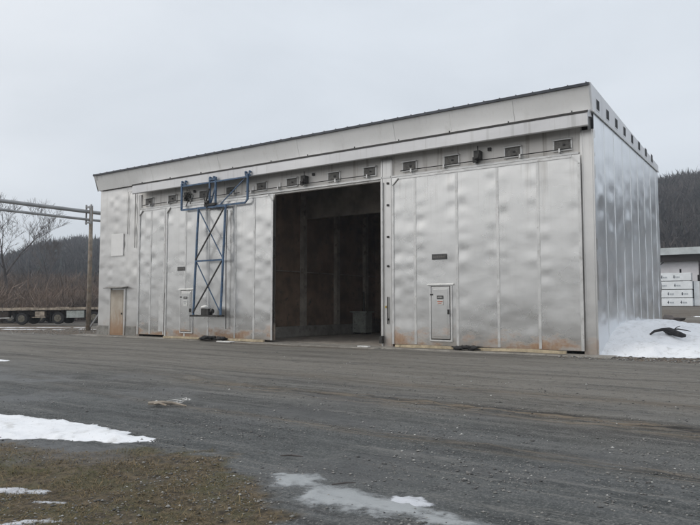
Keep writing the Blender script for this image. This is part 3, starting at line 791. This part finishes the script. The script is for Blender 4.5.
snow_field('ice_patch', [(1.15, -17.75), (1.55, -17.5), (1.95, -17.72), (2.6, -17.75), (3.1, -17.85), (3.6, -17.95), (5.2, -18.75), (4.9, -19.1), (4.1, -18.7), (3.6, -18.3), (3.0, -18.35), (2.5, -18.4), (2.2, -18.5), (1.9, -18.45), (1.75, -18.1), (1.5, -18.2)],
           thin(.010), M['slush'], 'grey sheet of melting ice between the grass and the gravel', 'ice patch', step=.025, ragged=.12, rs=3.5)
snow_field('ice_patch', [(2.55, -17.72), (2.8, -17.6), (3.05, -17.78), (2.9, -17.98), (2.6, -17.95)],
           thin(.03), M['snowthin'], 'whiter raised lump of old snow on the grey melting ice', 'snow patch', step=.02, ragged=.06, rs=5)
for i, (x0, x1, y, lb) in enumerate([(-46, -38, 4.9, 'thin white snow strip across the yard in front of the trailer wheels'), (-36.8, -33.9, 5.6, 'short white snow strip behind the foot of the pipe pole'), (-40.5, -36.5, 2.6, 'thin snow strip on the dirt left of the pipe pole')]):
    snow_field('snow_patch', [(x0, y-.5-(x1-x0)*.25), (x1, y-.35+(x1-x0)*.25), (x1, y+.1+(x1-x0)*.25), (x0, y+.1-(x1-x0)*.25)], thin(.03), M['snow'], lb, step=.12, ragged=.25, rs=1)
snow_field('snow_patch', [(-22, -12.9), (-15.0, -12.7), (-14.2, -12.2), (-15, -12.0), (-22, -12.2)], thin(.03), M['snow'], 'tiny snow scrap cut by the left edge of the photo, on the open yard', step=.08, ragged=.2, rs=1.5)
snow_field('snow_patch', [(-1.6, 36), (-.9, 35.8), (-.6, 36.4), (-1.5, 36.6)], thin(.06), M['snow'], 'small white snow patch on the rough ground behind the snow pile', step=.1, ragged=.3, rs=1)

PILE_Z = gh(1.8, 2.5)-.02+hp(1.8, 2.5, 2.15)-.02
# debris on the snow pile: torn black tyre tread
db = thing('tyre_scrap', (1.8, 2.5, PILE_Z), 'torn black tyre scrap lying on the snow pile', 'tyre scrap')
b = MB(); b.tube([(-.95, -.3, .02), (-.75, -.2, .16), (-.4, -.05, .24), (-.05, .05, .26), (.25, .1, .2)], [.04, .06, .07, .08, .06], 7)
b.tube([(-.3, .0, .22), (.0, -.1, .18), (.3, -.25, .10), (.62, -.42, .03), (.8, -.45, .0)], [.09, .13, .14, .11, .05], 8)
for i in range(5): b.blob((-.05+i*.16, -.1-i*.07, .13-i*.02), .17, .12, .08, i, 2, .5)
b.build('tread', M['rubber'], db)
db.scale = (.66, .66, .8)
b = MB(); b.tube([(.0, .1, .25), (.35, .22, .27), (.7, .35, .22), (.95, .3, .18)], [.03, .035, .02, .01], 6); b.tube([(.1, .12, .2), (.3, .3, .36), (.45, .3, .4)], [.025, .02, .01], 6)
b.build('torn_strip', M['rubber'], db)

# branch/plastic scrap in the middle of the yard
ps = thing('plastic_scrap', (-3.25, -15.35, .0), 'crumpled translucent white plastic strip lying on the gravel', 'litter')
b = MB(); b.tube([(-.1, -.1, .03), (.05, .03, .07), (.2, .15, .09), (.33, .2, .12), (.40, .14, .08), (.34, .04, .04), (.2, .0, .03)], [.004, .008, .008, .012, .018, .012, .005], 6)
b.blob((-.16, -.17, .03), .07, .05, .035, 3, 2, .5)
for k in range(7): b.blob((.1+.05*k+random.uniform(-.04, .04), .04+.02*k+random.uniform(-.05, .05), .03+.012*k), .05, .035, .014, 40+k, 2, .7)
b.build('strip', M['wrapthin'], ps); ps.scale = (.8, .8, .8)
bs = MB(); bs.tube([(-3.42, -15.62, .02), (-3.2, -15.52, .04), (-3.0, -15.45, .04), (-2.72, -15.42, .015)], [.03, .035, .025, .01], 6)
bs.tube([(-3.3, -15.6, .02), (-3.15, -15.62, .05), (-3.0, -15.6, .02)], .018, 5)
tag(bs.build('stick', M['woodpole']), 'short brown stick lying beside the white plastic strip', 'stick')
bs = MB(); bs.tube([(2.02, -17.90, .02), (2.1, -17.8, .025), (2.16, -17.72, .02)], [.006, .009, .004], 5)
tag(bs.build('stick', M['bark']), 'short dark stick lying on the grey melting ice', 'stick')
bs = MB(); bs.tube([(.85, -17.25, .01), (.95, -17.18, .015), (1.08, -17.14, .01)], [.006, .011, .005], 5)
tag(bs.build('stick', M['bark']), 'dark stick at the edge of the grass, nearest the middle of the yard', 'stick')

# ================================================================ PIPES ON THE POLE
PX = -34.15
po = thing('pipe_pole', (PX+.05, 3.75, 0), 'weathered wooden pole with a bracket carrying the two overhead pipes', 'pole')
b = MB(); b.tube([(0, 0, -.1), (.02, 0, 4), (0, 0, 8.45)], [.165, .145, .12], 12); b.build('shaft', M['woodpole'], po, smooth=True)
b = MB(); b.bar((-.35, -.17, 8.34), (.38, -.17, 8.34), .10, .12); b.bar((-.35, -.17, 7.28), (.38, -.17, 7.28), .10, .12)
b.bar((-.26, -.20, 7.15), (-.26, -.20, 8.5), .08, .08); b.bar((.30, -.20, 7.15), (.30, -.20, 8.5), .08, .08); b.build('bracket', M['pipe'], po)
b = MB(); b.bar((.08, .05, .15), (1.15, .3, 1.5), .09, .09); b.build('brace', M['pipe'], po)
p = MB().tube([(PX-.05, -40+i*8, 8.04+.05*math.sin(i*1.1)) for i in range(13)], .125, 12).build('overhead_pipe', M['pipe'], smooth=True)
tag(p, 'thicker upper grey pipe running overhead past the pole', 'pipe')
p = MB().tube([(PX-.05, -40+i*8, 7.48+.05*math.sin(i*1.1+.5)) for i in range(13)], .085, 12).build('overhead_pipe', M['pipe'], smooth=True)
tag(p, 'thinner lower grey pipe running overhead past the pole', 'pipe')

# ================================================================ TRAILER
def trailer(loc, rz, label, axles, length, boxes=True, ry=0):
    t = thing('flatbed_trailer', loc, label, 'trailer', rot=(0, ry, rz))
    b = MB(); b.box(0, length, -1.25, 1.25, 1.30, 1.37)
    random.seed(3)
    for i in range(26):
        x = .2+i*length/26*.97
        if random.random() < .6: b.box(x, x+.35, -1.22, random.uniform(-.6, 1.1), 1.37, 1.37+random.choice((.03, .05, .09)))
    b.build('deck', M['deck'], t)
    b = MB(); b.box(-.02, length, -1.30, -1.25, 1.20, 1.40)
    for i in range(int(length/.6)): b.box(.25+i*.6, .33+i*.6, -1.33, -1.30, 1.24, 1.36)
    b.build('side_rail', M['rail'], t)
    b = MB(); b.box(.1, length, -.62, -.42, .78, 1.28); b.box(.1, length, .42, .62, .78, 1.28)
    for i in range(int(length/1.2)): b.box(.3+i*1.2, .4+i*1.2, -1.2, 1.2, 1.12, 1.27)
    for x in axles:
        b.box(x-.08, x+.08, -1.0, 1.0, .42, .58); b.box(x-.5, x+.5, -.66, -.44, .6, .72)
    b.build('chassis', M['chassis'], t)
    for x in axles:
        for s in (-1, 1):
            w_ = MB().tube([(x, s*.88, .51), (x, s*.90, .51), (x, s*1.17, .51), (x, s*1.19, .51)], [.46, .51, .51, .46], 28).build('wheel', M['rubber'], t)
            r_ = MB().tube([(x, s*1.18, .51), (x, s*1.205, .51)], .30, 24); r_.tube([(x, s*1.2, .51), (x, s*1.26, .51)], [.13, .10], 14)
            for k in range(8): r_.disc((x+.2*math.cos(k*.785), s*1.215, .51+.2*math.sin(k*.785)), (0, 1, 0), .022, .03, 6)
            r_.build('rim', M['rim'], w_)
        mf = MB(); mf.box(x-.62, x-.58, -1.25, -.6, .25, 1.0); mf.build('mud_flap', M['rubber'], t)
    b = MB(); b.box(-.02, .06, -1.2, 1.2, .48, .58); b.box(-.0, .06, -.8, -.7, .5, 1.28); b.box(-.0, .06, .7, .8, .5, 1.28); b.box(.05, .85, -1.24, -1.18, .55, .62); b.build('bumper', M['white'], t)
    b = MB(); b.box(.05, .75, -1.2, -.7, .62, 1.15); b.build('battery_box', M['chassis'], t)
    if boxes:
        xa = axles[1]
        MB().box(xa+.75, xa+2.25, -1.22, -.75, .52, 1.12).build('tool_box', M['tbox'], t, bevel=.02)
        MB().box(axles[0]+.9, axles[0]+2.05, -1.22, -1.12, .58, .64).box(axles[0]+1.15, axles[0]+1.95, -1.2, -.8, .68, 1.1).build('side_guard', M['rail'], t)
    return t
ux, uy = math.cos(R(34.3)), math.sin(R(34.3))
trailer((-50.1-ux*1.85+.7, 8.3-uy*1.85-.1, 0), R(34.3), 'worn flatbed trailer with wooden deck parked behind the pipe pole', [1.85, 4.92, 8.0], 13.5, ry=R(-.9))
trailer((-59.5, 9.0, 0), R(34.3), 'second flatbed trailer parked on the far side of the nearer one', [3.6, 6.4], 12.0, boxes=False)

# ================================================================ OPEN SHED, LUMBER PACKS
SH = thing('open_shed', (0, 66, 1.5), 'long open-sided lumber shed with pale roof edge behind the snow pile', 'shed')
off = (0, 66, 1.5)
b = MB(); b.extrude_x([(64.5, 8.35), (64.5, 8.55), (73, 9.0), (84, 8.3), (84, 8.1), (73, 8.8)], -32, 45); b.build('roof', M['shedroof'], SH, off=off)
b = MB(); b.box(-32, 45, 64.3, 64.5, 7.78, 8.62); b.build('roof_fascia', M['shedroof'], SH, off=off)
b = MB(); b.box(-32, 45, 64.8, 65.1, 6.95, 8.2)
b.build('shade_eaves_beam', M['shedsteel'], SH, off=off)  # beam deepened and darkened to stand for the shade under the roof
for i in range(14):
    x = -31.3+i*4.52
    for y in (65.0, 83):
        MB().box(x-.11, x+.11, y-.11, y+.11, 1.4, 6.95).build('post', M['shedsteel'], SH, off=off)
    if i % 2: MB().bar((x, 65, 6.4), (x+.6, 65, 6.96), .1, .1).build('knee_brace', M['shedsteel'], SH, off=off)

def pack(x, y, z, ln, label, seed):
    t = thing('lumber_pack', (x, y, z), label, 'lumber pack', 'white-wrapped lumber packs in the stack by the shed')
    b = MB().box(0, ln, 0, 1.2, .06, .99); b.build('wrapping', M['wrap'], t, bevel=.03)
    random.seed(seed)
    q = MB(); q2 = MB()
    x_ = .35+random.uniform(0, 1.2)
    while x_ < ln-.6:
        q.box(x_, x_+.10, -.012, -.001, .34, .70); q.box(x_-.05, x_+.13, -.012, -.001, .46, .53)
        for k in range(4): q2.box(x_+.2+k*.12, x_+.28+k*.12, -.012, -.001, .42, .56)
        q2.box(x_+.2, x_+.66, -.012, -.001, .36, .38)
        x_ += 1.45+random.uniform(-.12, .12)
    q.build('printed_mark', M['ink'], t); q2.build('printed_text', M['ink2'], t)
    MB().box(.05, .15, .05, 1.15, -.0, .06).box(ln-.15, ln-.05, .05, 1.15, 0, .06).box(ln/2, ln/2+.1, .05, 1.15, 0, .06).each('bearer', M['dark'], t)
    return t
nm = ['lowest', 'second from the ground', 'third from the ground', 'topmost']
for i in range(4): pack(-11.0+(.0, .04, -.03, .05)[i], 63.0, 1.52+i*1.0, 6.22-(.02, .10, .0, .16)[i], 'white-wrapped lumber pack with printed marks, %s in its stack' % nm[i], i*7+1)
b = thing('lumber_pack', (-4.72, 63.6, 1.5), 'narrow white-wrapped lumber pack standing just right of the big stack', 'lumber pack')
MB().box(0, .62, 0, 1.2, .1, 3.0).build('wrapping', M['wrap'], b, bevel=.03); MB().box(.05, .58, .05, 1.15, 0, .1).build('bearer', M['dark'], b)
for i in range(3):
    l = thing('lumber_stack', (-3.7, 64.6, 1.5+i*1.05), 'unwrapped yellow lumber stack under the shed, %s of three' % ('lowest', 'middle', 'topmost')[i], 'lumber stack')
    for k in range(5): MB().box(0, 4.8, 0, 1.2, .1+k*.185, .1+k*.185+.165).build('board_layer', M['lumber'], l)
    MB().box(.1, .2, 0, 1.2, 0, .1).box(4.6, 4.7, 0, 1.2, 0, .1).each('bearer', M['dark'], l)
g = thing('dark_lumber_row', (-30, 76, 1.5), 'long dark row of stacked lumber at the back of the open shed', 'lumber row')
random.seed(5); b = MB(); x = 0
while x < 55:
    l = random.uniform(1.8, 3.4); b.box(x, x+l-.1, 0, 1.2, 0, random.uniform(3.3, 3.9) if x < 24 else random.uniform(4.0, 4.3)); x += l
b.build('boards', simple('dark_boards', (.07, .065, .06), .8, 0, .4, 1), g)
fbld = thing('added_pale_building', (0, 93, 1.5), 'long pale building added behind the shed to brighten the gap under its roof', 'building')  # added block: its pale wall makes the gap under the shed roof bright
MB().box(-60, 70, 0, 20, 0, 7.3).build('wall', M['farwall'], fbld)
MB().extrude_x([(-1, 7.3), (10, 7.7), (21, 7.3), (21, 7.1), (10, 7.5), (-1, 7.1)], -61, 71).build('roof', M['shedroof'], fbld)

# litter and clods on the ground behind the pile
for i, (x, y, lb) in enumerate([(-2.2, 30, 'dark clod of earth behind the snow pile, nearer the stack'), (1.2, 24, 'dark lump of dirt on the rough ground behind the snow pile')]):
    bb = MB(); bb.blob((x, y, slope(x, y)+.12), .7, .4, .28, i+30, 2, .5); tag(bb.build('dirt_clod', M['bark']), lb, 'clod')

# ================================================================ HILLS AND FORESTS (polar about the camera's yard)
RIDGE = [(-180, .055), (-120, .05), (-80, .052), (66, .060), (62.7, .060), (60, .080), (57.4, .091), (55.6, .092), (48, .10), (35, .115), (20, .14), (9, .166), (6, .171), (-5, .175), (-20, .16), (-40, .13), (-62, .09), (-80, .052)]
def elev(az):      # az degrees, positive to the left of +Y
    pts = sorted([(a_, e) for a_, e in RIDGE if -80 <= a_ <= 66]+[(90, .045), (180, .035), (-180, .035), (-110, .04)])
    az = (az+180) % 360-180
    for (a0, e0), (a1, e1) in zip(pts, pts[1:]):
        if a0 <= az <= a1: t = (az-a0)/(a1-a0) if a1 > a0 else 0; return e0+(e1-e0)*t
    return .04
def rad(az): return 470-120*smooth(50, 15, abs(az-0) if az > 0 else 0)*1.0
TREE = 8.5
def hillz(az, r):
    rr_ = 460 if az > 40 else 380
    rr_ = 380+80*smooth(25, 48, az)
    H = elev(az)*rr_+1.65-TREE*.8
    r0 = 130+50*smooth(30, 60, az)
    t = (r-r0)/(rr_-r0)
    f = smooth(0, 1, t) if t < 1 else 1-.12*smooth(1, 2.2, t)
    f = .62*f + .38*min(max(t, 0), 1) if t < 1 else f
    return H*f + f*2.2*N(az*.9, r*.01, 4) + f*1.5*N(az*3.1, r*.02, 9) + f*3*N(math.sin(R(az))*6, math.cos(R(az))*6, r*.012) + (1.2 if az < 40 else -.4)
azs = list(np.arange(-180, 180, 1.0)); rs = [125, 150, 180, 215, 250, 290, 330, 370, 410, 450, 500, 580, 700, 880]
V = []; 
for r in rs:
    for az_ in azs:
        V.append((CAM.x-math.sin(R(az_))*r, CAM.y+math.cos(R(az_))*r, hillz(az_, r) if r > 130 else -2))
nA = len(azs); F = [(j*nA+i, j*nA+(i+1) % nA, (j+1)*nA+(i+1) % nA, (j+1)*nA+i) for j in range(len(rs)-1) for i in range(nA)]
hl = np_mesh('hills', V, F, M['hill'], True); hl['kind'] = 'structure'

rng = np.random.default_rng(5); TONE = []
def put_tone(o):
    t = np.concatenate(TONE).astype(np.float32); TONE.clear()
    if len(t) == len(o.data.vertices): o.data.attributes.new('tone', 'FLOAT', 'POINT').data.foreach_set('value', t)
    return o
def twig_tree(P, S, k, out_v, out_f, spread=.42, tw=1, jit=0, wd=.014):
    """bare crowns: k thin upward splinters per tree"""
    n = len(P); base = sum(len(v) for v in out_v)
    h0 = rng.uniform(.05, .6, (n, k)); ang = rng.uniform(0, 2*np.pi, (n, k)); out = rng.uniform(.2, 1, (n, k))*spread
    ln = rng.uniform(.10, .26, (n, k))
    a = np.stack([np.cos(ang)*out*h0*1.1*S[:, None], np.sin(ang)*out*h0*1.1*S[:, None], h0*S[:, None]], -1)+P[:, None, :]
    d = np.stack([np.cos(ang)*out*ln*S[:, None], np.sin(ang)*out*ln*S[:, None], ln*S[:, None]], -1)
    wv = np.stack([-np.sin(ang), np.cos(ang), np.zeros_like(ang)], -1)*(S[:, None, None]*wd)
    wv2 = rng.normal(0, 1, wv.shape)*S[:, None, None]*wd*tw
    d = d + rng.normal(0, 1, d.shape)*S[:, None, None]*.10*jit
    v = np.stack([a-wv-wv2, a+wv+wv2, a+d], 2).reshape(-1, 3)
    f = np.arange(len(v)).reshape(-1, 3)+base
    out_v.append(v); out_f.append(f)
    TONE.append(np.repeat(rng.uniform(0, 1, n), k*3)*.75+np.repeat(rng.uniform(0, 1, n*k), 3)*.25)
def conifers(P, S, out_v, out_f):
    base = sum(len(v) for v in out_v); vs = []; fs = []
    for p, s in zip(P, S):
        for L in range(5):
            z0 = s*(.10+.17*L); z1 = z0+s*.30; r = s*.20*(1-L*.19)
            m = 7; c = base+len(vs)
            for q in range(m):
                an = 2*math.pi*q/m+rng.uniform(-.3, .3); rr_ = r*rng.uniform(.6, 1.25)
                vs.append((p[0]+math.cos(an)*rr_, p[1]+math.sin(an)*rr_, p[2]+z0-rng.uniform(0, .05)*s))
            vs.append((p[0], p[1], p[2]+z1))
            for q in range(m): fs.append((c+q, c+(q+1) % m, c+m))
    if vs: out_v.append(np.array(vs)); out_f.append(np.array(fs))
def wood(name, a0, a1, r0, r1, n, k, pc, label, kmat='forest'):
    az_ = rng.uniform(a0, a1, n); r = np.sqrt(rng.uniform(r0*r0, r1*r1, n))
    P = np.array([(CAM.x-math.sin(R(q))*s, CAM.y+math.cos(R(q))*s, hillz(q, s)-.5) for q, s in zip(az_, r)])
    S = rng.uniform(.55, 1.35, n)**1.3*TREE
    isc = rng.uniform(0, 1, n) < pc
    ov, of = [], []; twig_tree(P[~isc], S[~isc], k, ov, of, .62, 1.0, 1.1)
    o = put_tone(np_mesh(name, np.concatenate(ov), np.concatenate(of), M['forest'])); tag(o, label, 'forest', kind='stuff')
    ov, of = [], []; conifers(P[isc], S[isc], ov, of)
    if ov:
        o = np_mesh('conifers', np.concatenate(ov), np.concatenate(of), M['conifer']); tag(o, label.replace('bare', 'dark evergreen'), 'forest', kind='stuff')
wood('forest', 51, 68, 190, 475, 5200, 76, .03, 'bare winter wood covering the left hill')
wood('forest', -4, 13, 150, 395, 4600, 84, .03, 'bare winter wood covering the right hill')
wood('forest', 13, 51, 250, 470, 2500, 18, .2, 'bare winter wood on the hill behind the kiln')
wood('forest', -75, -4, 190, 390, 3000, 24, .2, 'bare winter wood on the hill beyond the right edge')

# brown thicket along the far edge of the yard (left)
n = 3600; az_ = rng.uniform(49, 70, n); r = rng.uniform(72, 165, n)
P = np.array([(CAM.x-math.sin(R(q))*s, CAM.y+math.cos(R(q))*s, -.2+(s-72)*.045) for q, s in zip(az_, r)])
S = rng.uniform(1.2, 4.2, n)*(1+.5*(r-72)/90)*np.array([1+.7*N(q*.9, s*.06, 3) for q, s in zip(az_, r)])
ov, of = [], []; twig_tree(P, S, 84, ov, of, .8, .6, 1.0, .0065)
o = put_tone(np_mesh('thicket', np.concatenate(ov), np.concatenate(of), M['thicket'])); tag(o, 'brown leafless thicket along the far edge of the yard', 'thicket', kind='stuff')
# low bank carrying the thicket
V = []; rs2 = [66, 72, 90, 120, 165, 200]
for s in rs2:
    for q in np.arange(46, 74, 1.0): V.append((CAM.x-math.sin(R(q))*s, CAM.y+math.cos(R(q))*s, -.3 if s == 66 else max(-.1, (s-72)*.045)+.25*N(q*.8, s*.05, 1)))
nA = len(np.arange(46, 74, 1.0)); F = [(j*nA+i, j*nA+i+1, (j+1)*nA+i+1, (j+1)*nA+i) for j in range(len(rs2)-1) for i in range(nA-1)]
bk = np_mesh('bank', V, F, M['hill'], True); bk['kind'] = 'structure'

# bare trees
def bare_tree(name, base, H, seed, label, lean=(0, 0), r0=.3, fork=.35, spread=.55, depth=6):
    random.seed(seed); tr = MB(); br = MB(); sm = MB()
    def grow(p, d, ln, r, dep):
        pts = [p]; rs_ = [r]; q = p.copy(); dd = d.copy(); m = 4
        for i in range(m):
            dd = (dd+Vector((random.uniform(-1, 1), random.uniform(-1, 1), random.uniform(-.3, .8)))*.16).normalized()
            q = q+dd*ln/m; pts.append(q.copy()); rs_.append(r*(1-.4*(i+1)/m))
        (tr if dep == 0 else br if dep < 4 else sm).tube(pts, rs_, 7 if dep < 2 else 4 if dep < 4 else 3, cap=False)
        if dep >= depth: return
        nchild = random.choice((2, 3, 3)) if dep < 4 else random.choice((3, 4))
        for c in range(nchild):
            ax = Vector((random.uniform(-1, 1), random.uniform(-1, 1), random.uniform(-.2, .4)))
            nd = (dd+ax*spread*(1.1 if dep == 0 else 1)).normalized()
            grow(q, nd, ln*random.uniform(.62, .85), max(.016, rs_[-1]*random.uniform(.62, .85)), dep+1)
        if dep >= 1:
            for c in range(2):
                k = random.randint(1, 3); ax = Vector((random.uniform(-1, 1), random.uniform(-1, 1), random.uniform(0, .6)))
                grow(pts[k], (dd*.5+ax).normalized(), ln*random.uniform(.4, .6), max(.016, rs_[k]*.45), max(dep+2, 3))
    grow(Vector((0, 0, 0)), Vector((lean[0], lean[1], 1)).normalized(), H*fork, r0, 0)
    t = thing(name, base, label, 'tree', 'bare trees at the left edge')
    tr.build('trunk', M['bark'], t, smooth=True); br.build('limbs', M['bark'], t, smooth=True); sm.build('twigs', M['twig'], t)
    return t
def at(px, r, z=0):      # px: azimuth degrees left of +Y
    return (CAM.x-math.sin(R(px))*r, CAM.y+math.cos(R(px))*r, z)
bare_tree('bare_tree', at(62.2, 100, .8), 13.5, 11, 'tallest bare tree, with a wide forked crown, at the left edge behind the trailers', r0=.36, fork=.36, spread=.75)
bare_tree('bare_tree', at(59.4, 120, 2), 12.5, 23, 'slender pale bare tree rising right of the tallest one', r0=.22, fork=.3, spread=.42)
bare_tree('bare_tree', at(64.0, 115, 1.5), 12, 47, 'bare tree cut by the left edge of the photo', r0=.22, fork=.35)

# ================================================================ GRASS AND STONES NEAR THE CAMERA
n = 150000
gx = rng.uniform(-9, 3.5, n); gy = rng.uniform(-22.2, -17.2, n)
nzv = np.array([.45*N(x*1.9, y*1.9, 8)+.22*N(x*6, y*6, 3)+.12*N(x*15, y*15, 3) for x, y in zip(gx, gy)])
clump = np.array([N(x*3.2, y*3.2, 12)+.5*N(x*9, y*9, 2) for x, y in zip(gx, gy)])
sd = poly_sd(gx, gy, GRASS)+nzv
ok = (sd > .0) & (clump+rng.uniform(-.5, .5, n) > -.2) & (rng.uniform(0, 1, n) < np.clip(sd*2+.15, 0, 1))
gx, gy = gx[ok], gy[ok]; n = len(gx)
gz = np.array([gh(x, y) for x, y in zip(gx, gy)])
ang = rng.uniform(0, 2*np.pi, n); ln = rng.gamma(3, .013, n)+.010; lift = rng.uniform(.05, .5, n)
d = np.stack([np.cos(ang)*ln, np.sin(ang)*ln, ln*lift], -1); sdv = np.stack([-np.sin(ang), np.cos(ang), np.zeros(n)], -1)*rng.uniform(.0012, .003, n)[:, None]
p0 = np.stack([gx, gy, gz-.002], -1)
v = np.stack([p0-sdv, p0+sdv, p0+d*.6+sdv*.8+np.array([0, 0, .006]), p0+d*.6-sdv*.8+np.array([0, 0, .006]), p0+d], 1).reshape(-1, 3)
b_ = np.arange(n)*5
f = np.concatenate([np.stack([b_, b_+1, b_+2], 1), np.stack([b_, b_+2, b_+3], 1), np.stack([b_+3, b_+2, b_+4], 1)])
o = np_mesh('grass', v, f, M['grass']); tag(o, 'flattened brown and green winter grass at the bottom left', 'grass', kind='stuff')

# stones: little octahedral chips
def stones(name, pts, sizes, mat, label):
    n = len(pts)
    oc = np.array([(1, 0, 0), (.3, .9, .1), (-.9, .4, 0), (-.5, -.8, .1), (.5, -.8, 0), (.1, .1, .75), (0, 0, -.5)])
    fc = np.array([(0, 1, 5), (1, 2, 5), (2, 3, 5), (3, 4, 5), (4, 0, 5), (1, 0, 6), (2, 1, 6), (3, 2, 6), (4, 3, 6), (0, 4, 6)])
    J = oc[None]*(1+rng.uniform(-.3, .3, (n, 7, 3)))
    a = rng.uniform(0, 6.28, n); c, s = np.cos(a)[:, None], np.sin(a)[:, None]
    X = (J[..., 0]*c-J[..., 1]*s)*sizes[:, None]; Y_ = (J[..., 0]*s+J[..., 1]*c)*sizes[:, None]*.8; Z_ = J[..., 2]*sizes[:, None]*.7
    V = np.stack([X, Y_, Z_], -1)+pts[:, None, :]
    F = (fc[None]+np.arange(n)[:, None, None]*7).reshape(-1, 3)
    o = np_mesh(name, V.reshape(-1, 3), F, mat); tag(o, label, 'gravel', kind='stuff')
n = 26000
# density falls off with distance from the camera; clusters along bands
r = 3.5+rng.gamma(2.0, 3.2, n); az_ = rng.uniform(-5, 68, n)
sx = CAM.x-np.sin(np.radians(az_))*r; sy = CAM.y+np.cos(np.radians(az_))*r
k = np.array([N(x*.5, y*1.6, 2)+.5*N(x*2, y*3, 5) for x, y in zip(sx, sy)])
ok = (k+rng.uniform(-.35, .35, n) > .02) & (sy < -1.2); sx, sy = sx[ok], sy[ok]
sz = np.array([gh(x, y) for x, y in zip(sx, sy)]); S = rng.gamma(2.2, .003, len(sx))+.003
stones('gravel', np.stack([sx, sy, sz+S*.2], -1), S, M['stone'], 'loose stones and ice crumbs scattered over the yard')
# rubble at the wall foot and round the pole
n = 1500
sx = rng.uniform(-1, 9, n); sy = -.9+rng.normal(0, .45, n)+.12*sx
sx2 = rng.uniform(-38, -28, n); sy2 = rng.uniform(-1.5, 5.5, n)
sx = np.concatenate([sx, sx2]); sy = np.concatenate([sy, sy2]); sz = np.array([gh(x, y) for x, y in zip(sx, sy)]); S = rng.gamma(2., .009, len(sx))+.006
stones('rubble', np.stack([sx, sy, sz+S*.2], -1), S, M['stone'], 'dark rubble along the foot of the snow pile and round the pole')

# ================================================================ damp winter air
hz = MB().box(-955, 955, -955, 955, -3.5, 105).build('haze', bpy.data.materials.new('damp_air')); hz['kind'] = 'stuff'; hz['label'] = 'thin grey winter haze'; hz['category'] = 'haze'
hm = hz.data.materials[0]; hm.use_nodes = True; hm.node_tree.nodes.clear()
vo = hm.node_tree.nodes.new('ShaderNodeOutputMaterial'); pv = hm.node_tree.nodes.new('ShaderNodeVolumePrincipled')
pv.inputs['Color'].default_value = (.86, .92, 1, 1); pv.inputs['Density'].default_value = .0006
hm.node_tree.links.new(pv.outputs[0], vo.inputs['Volume'])
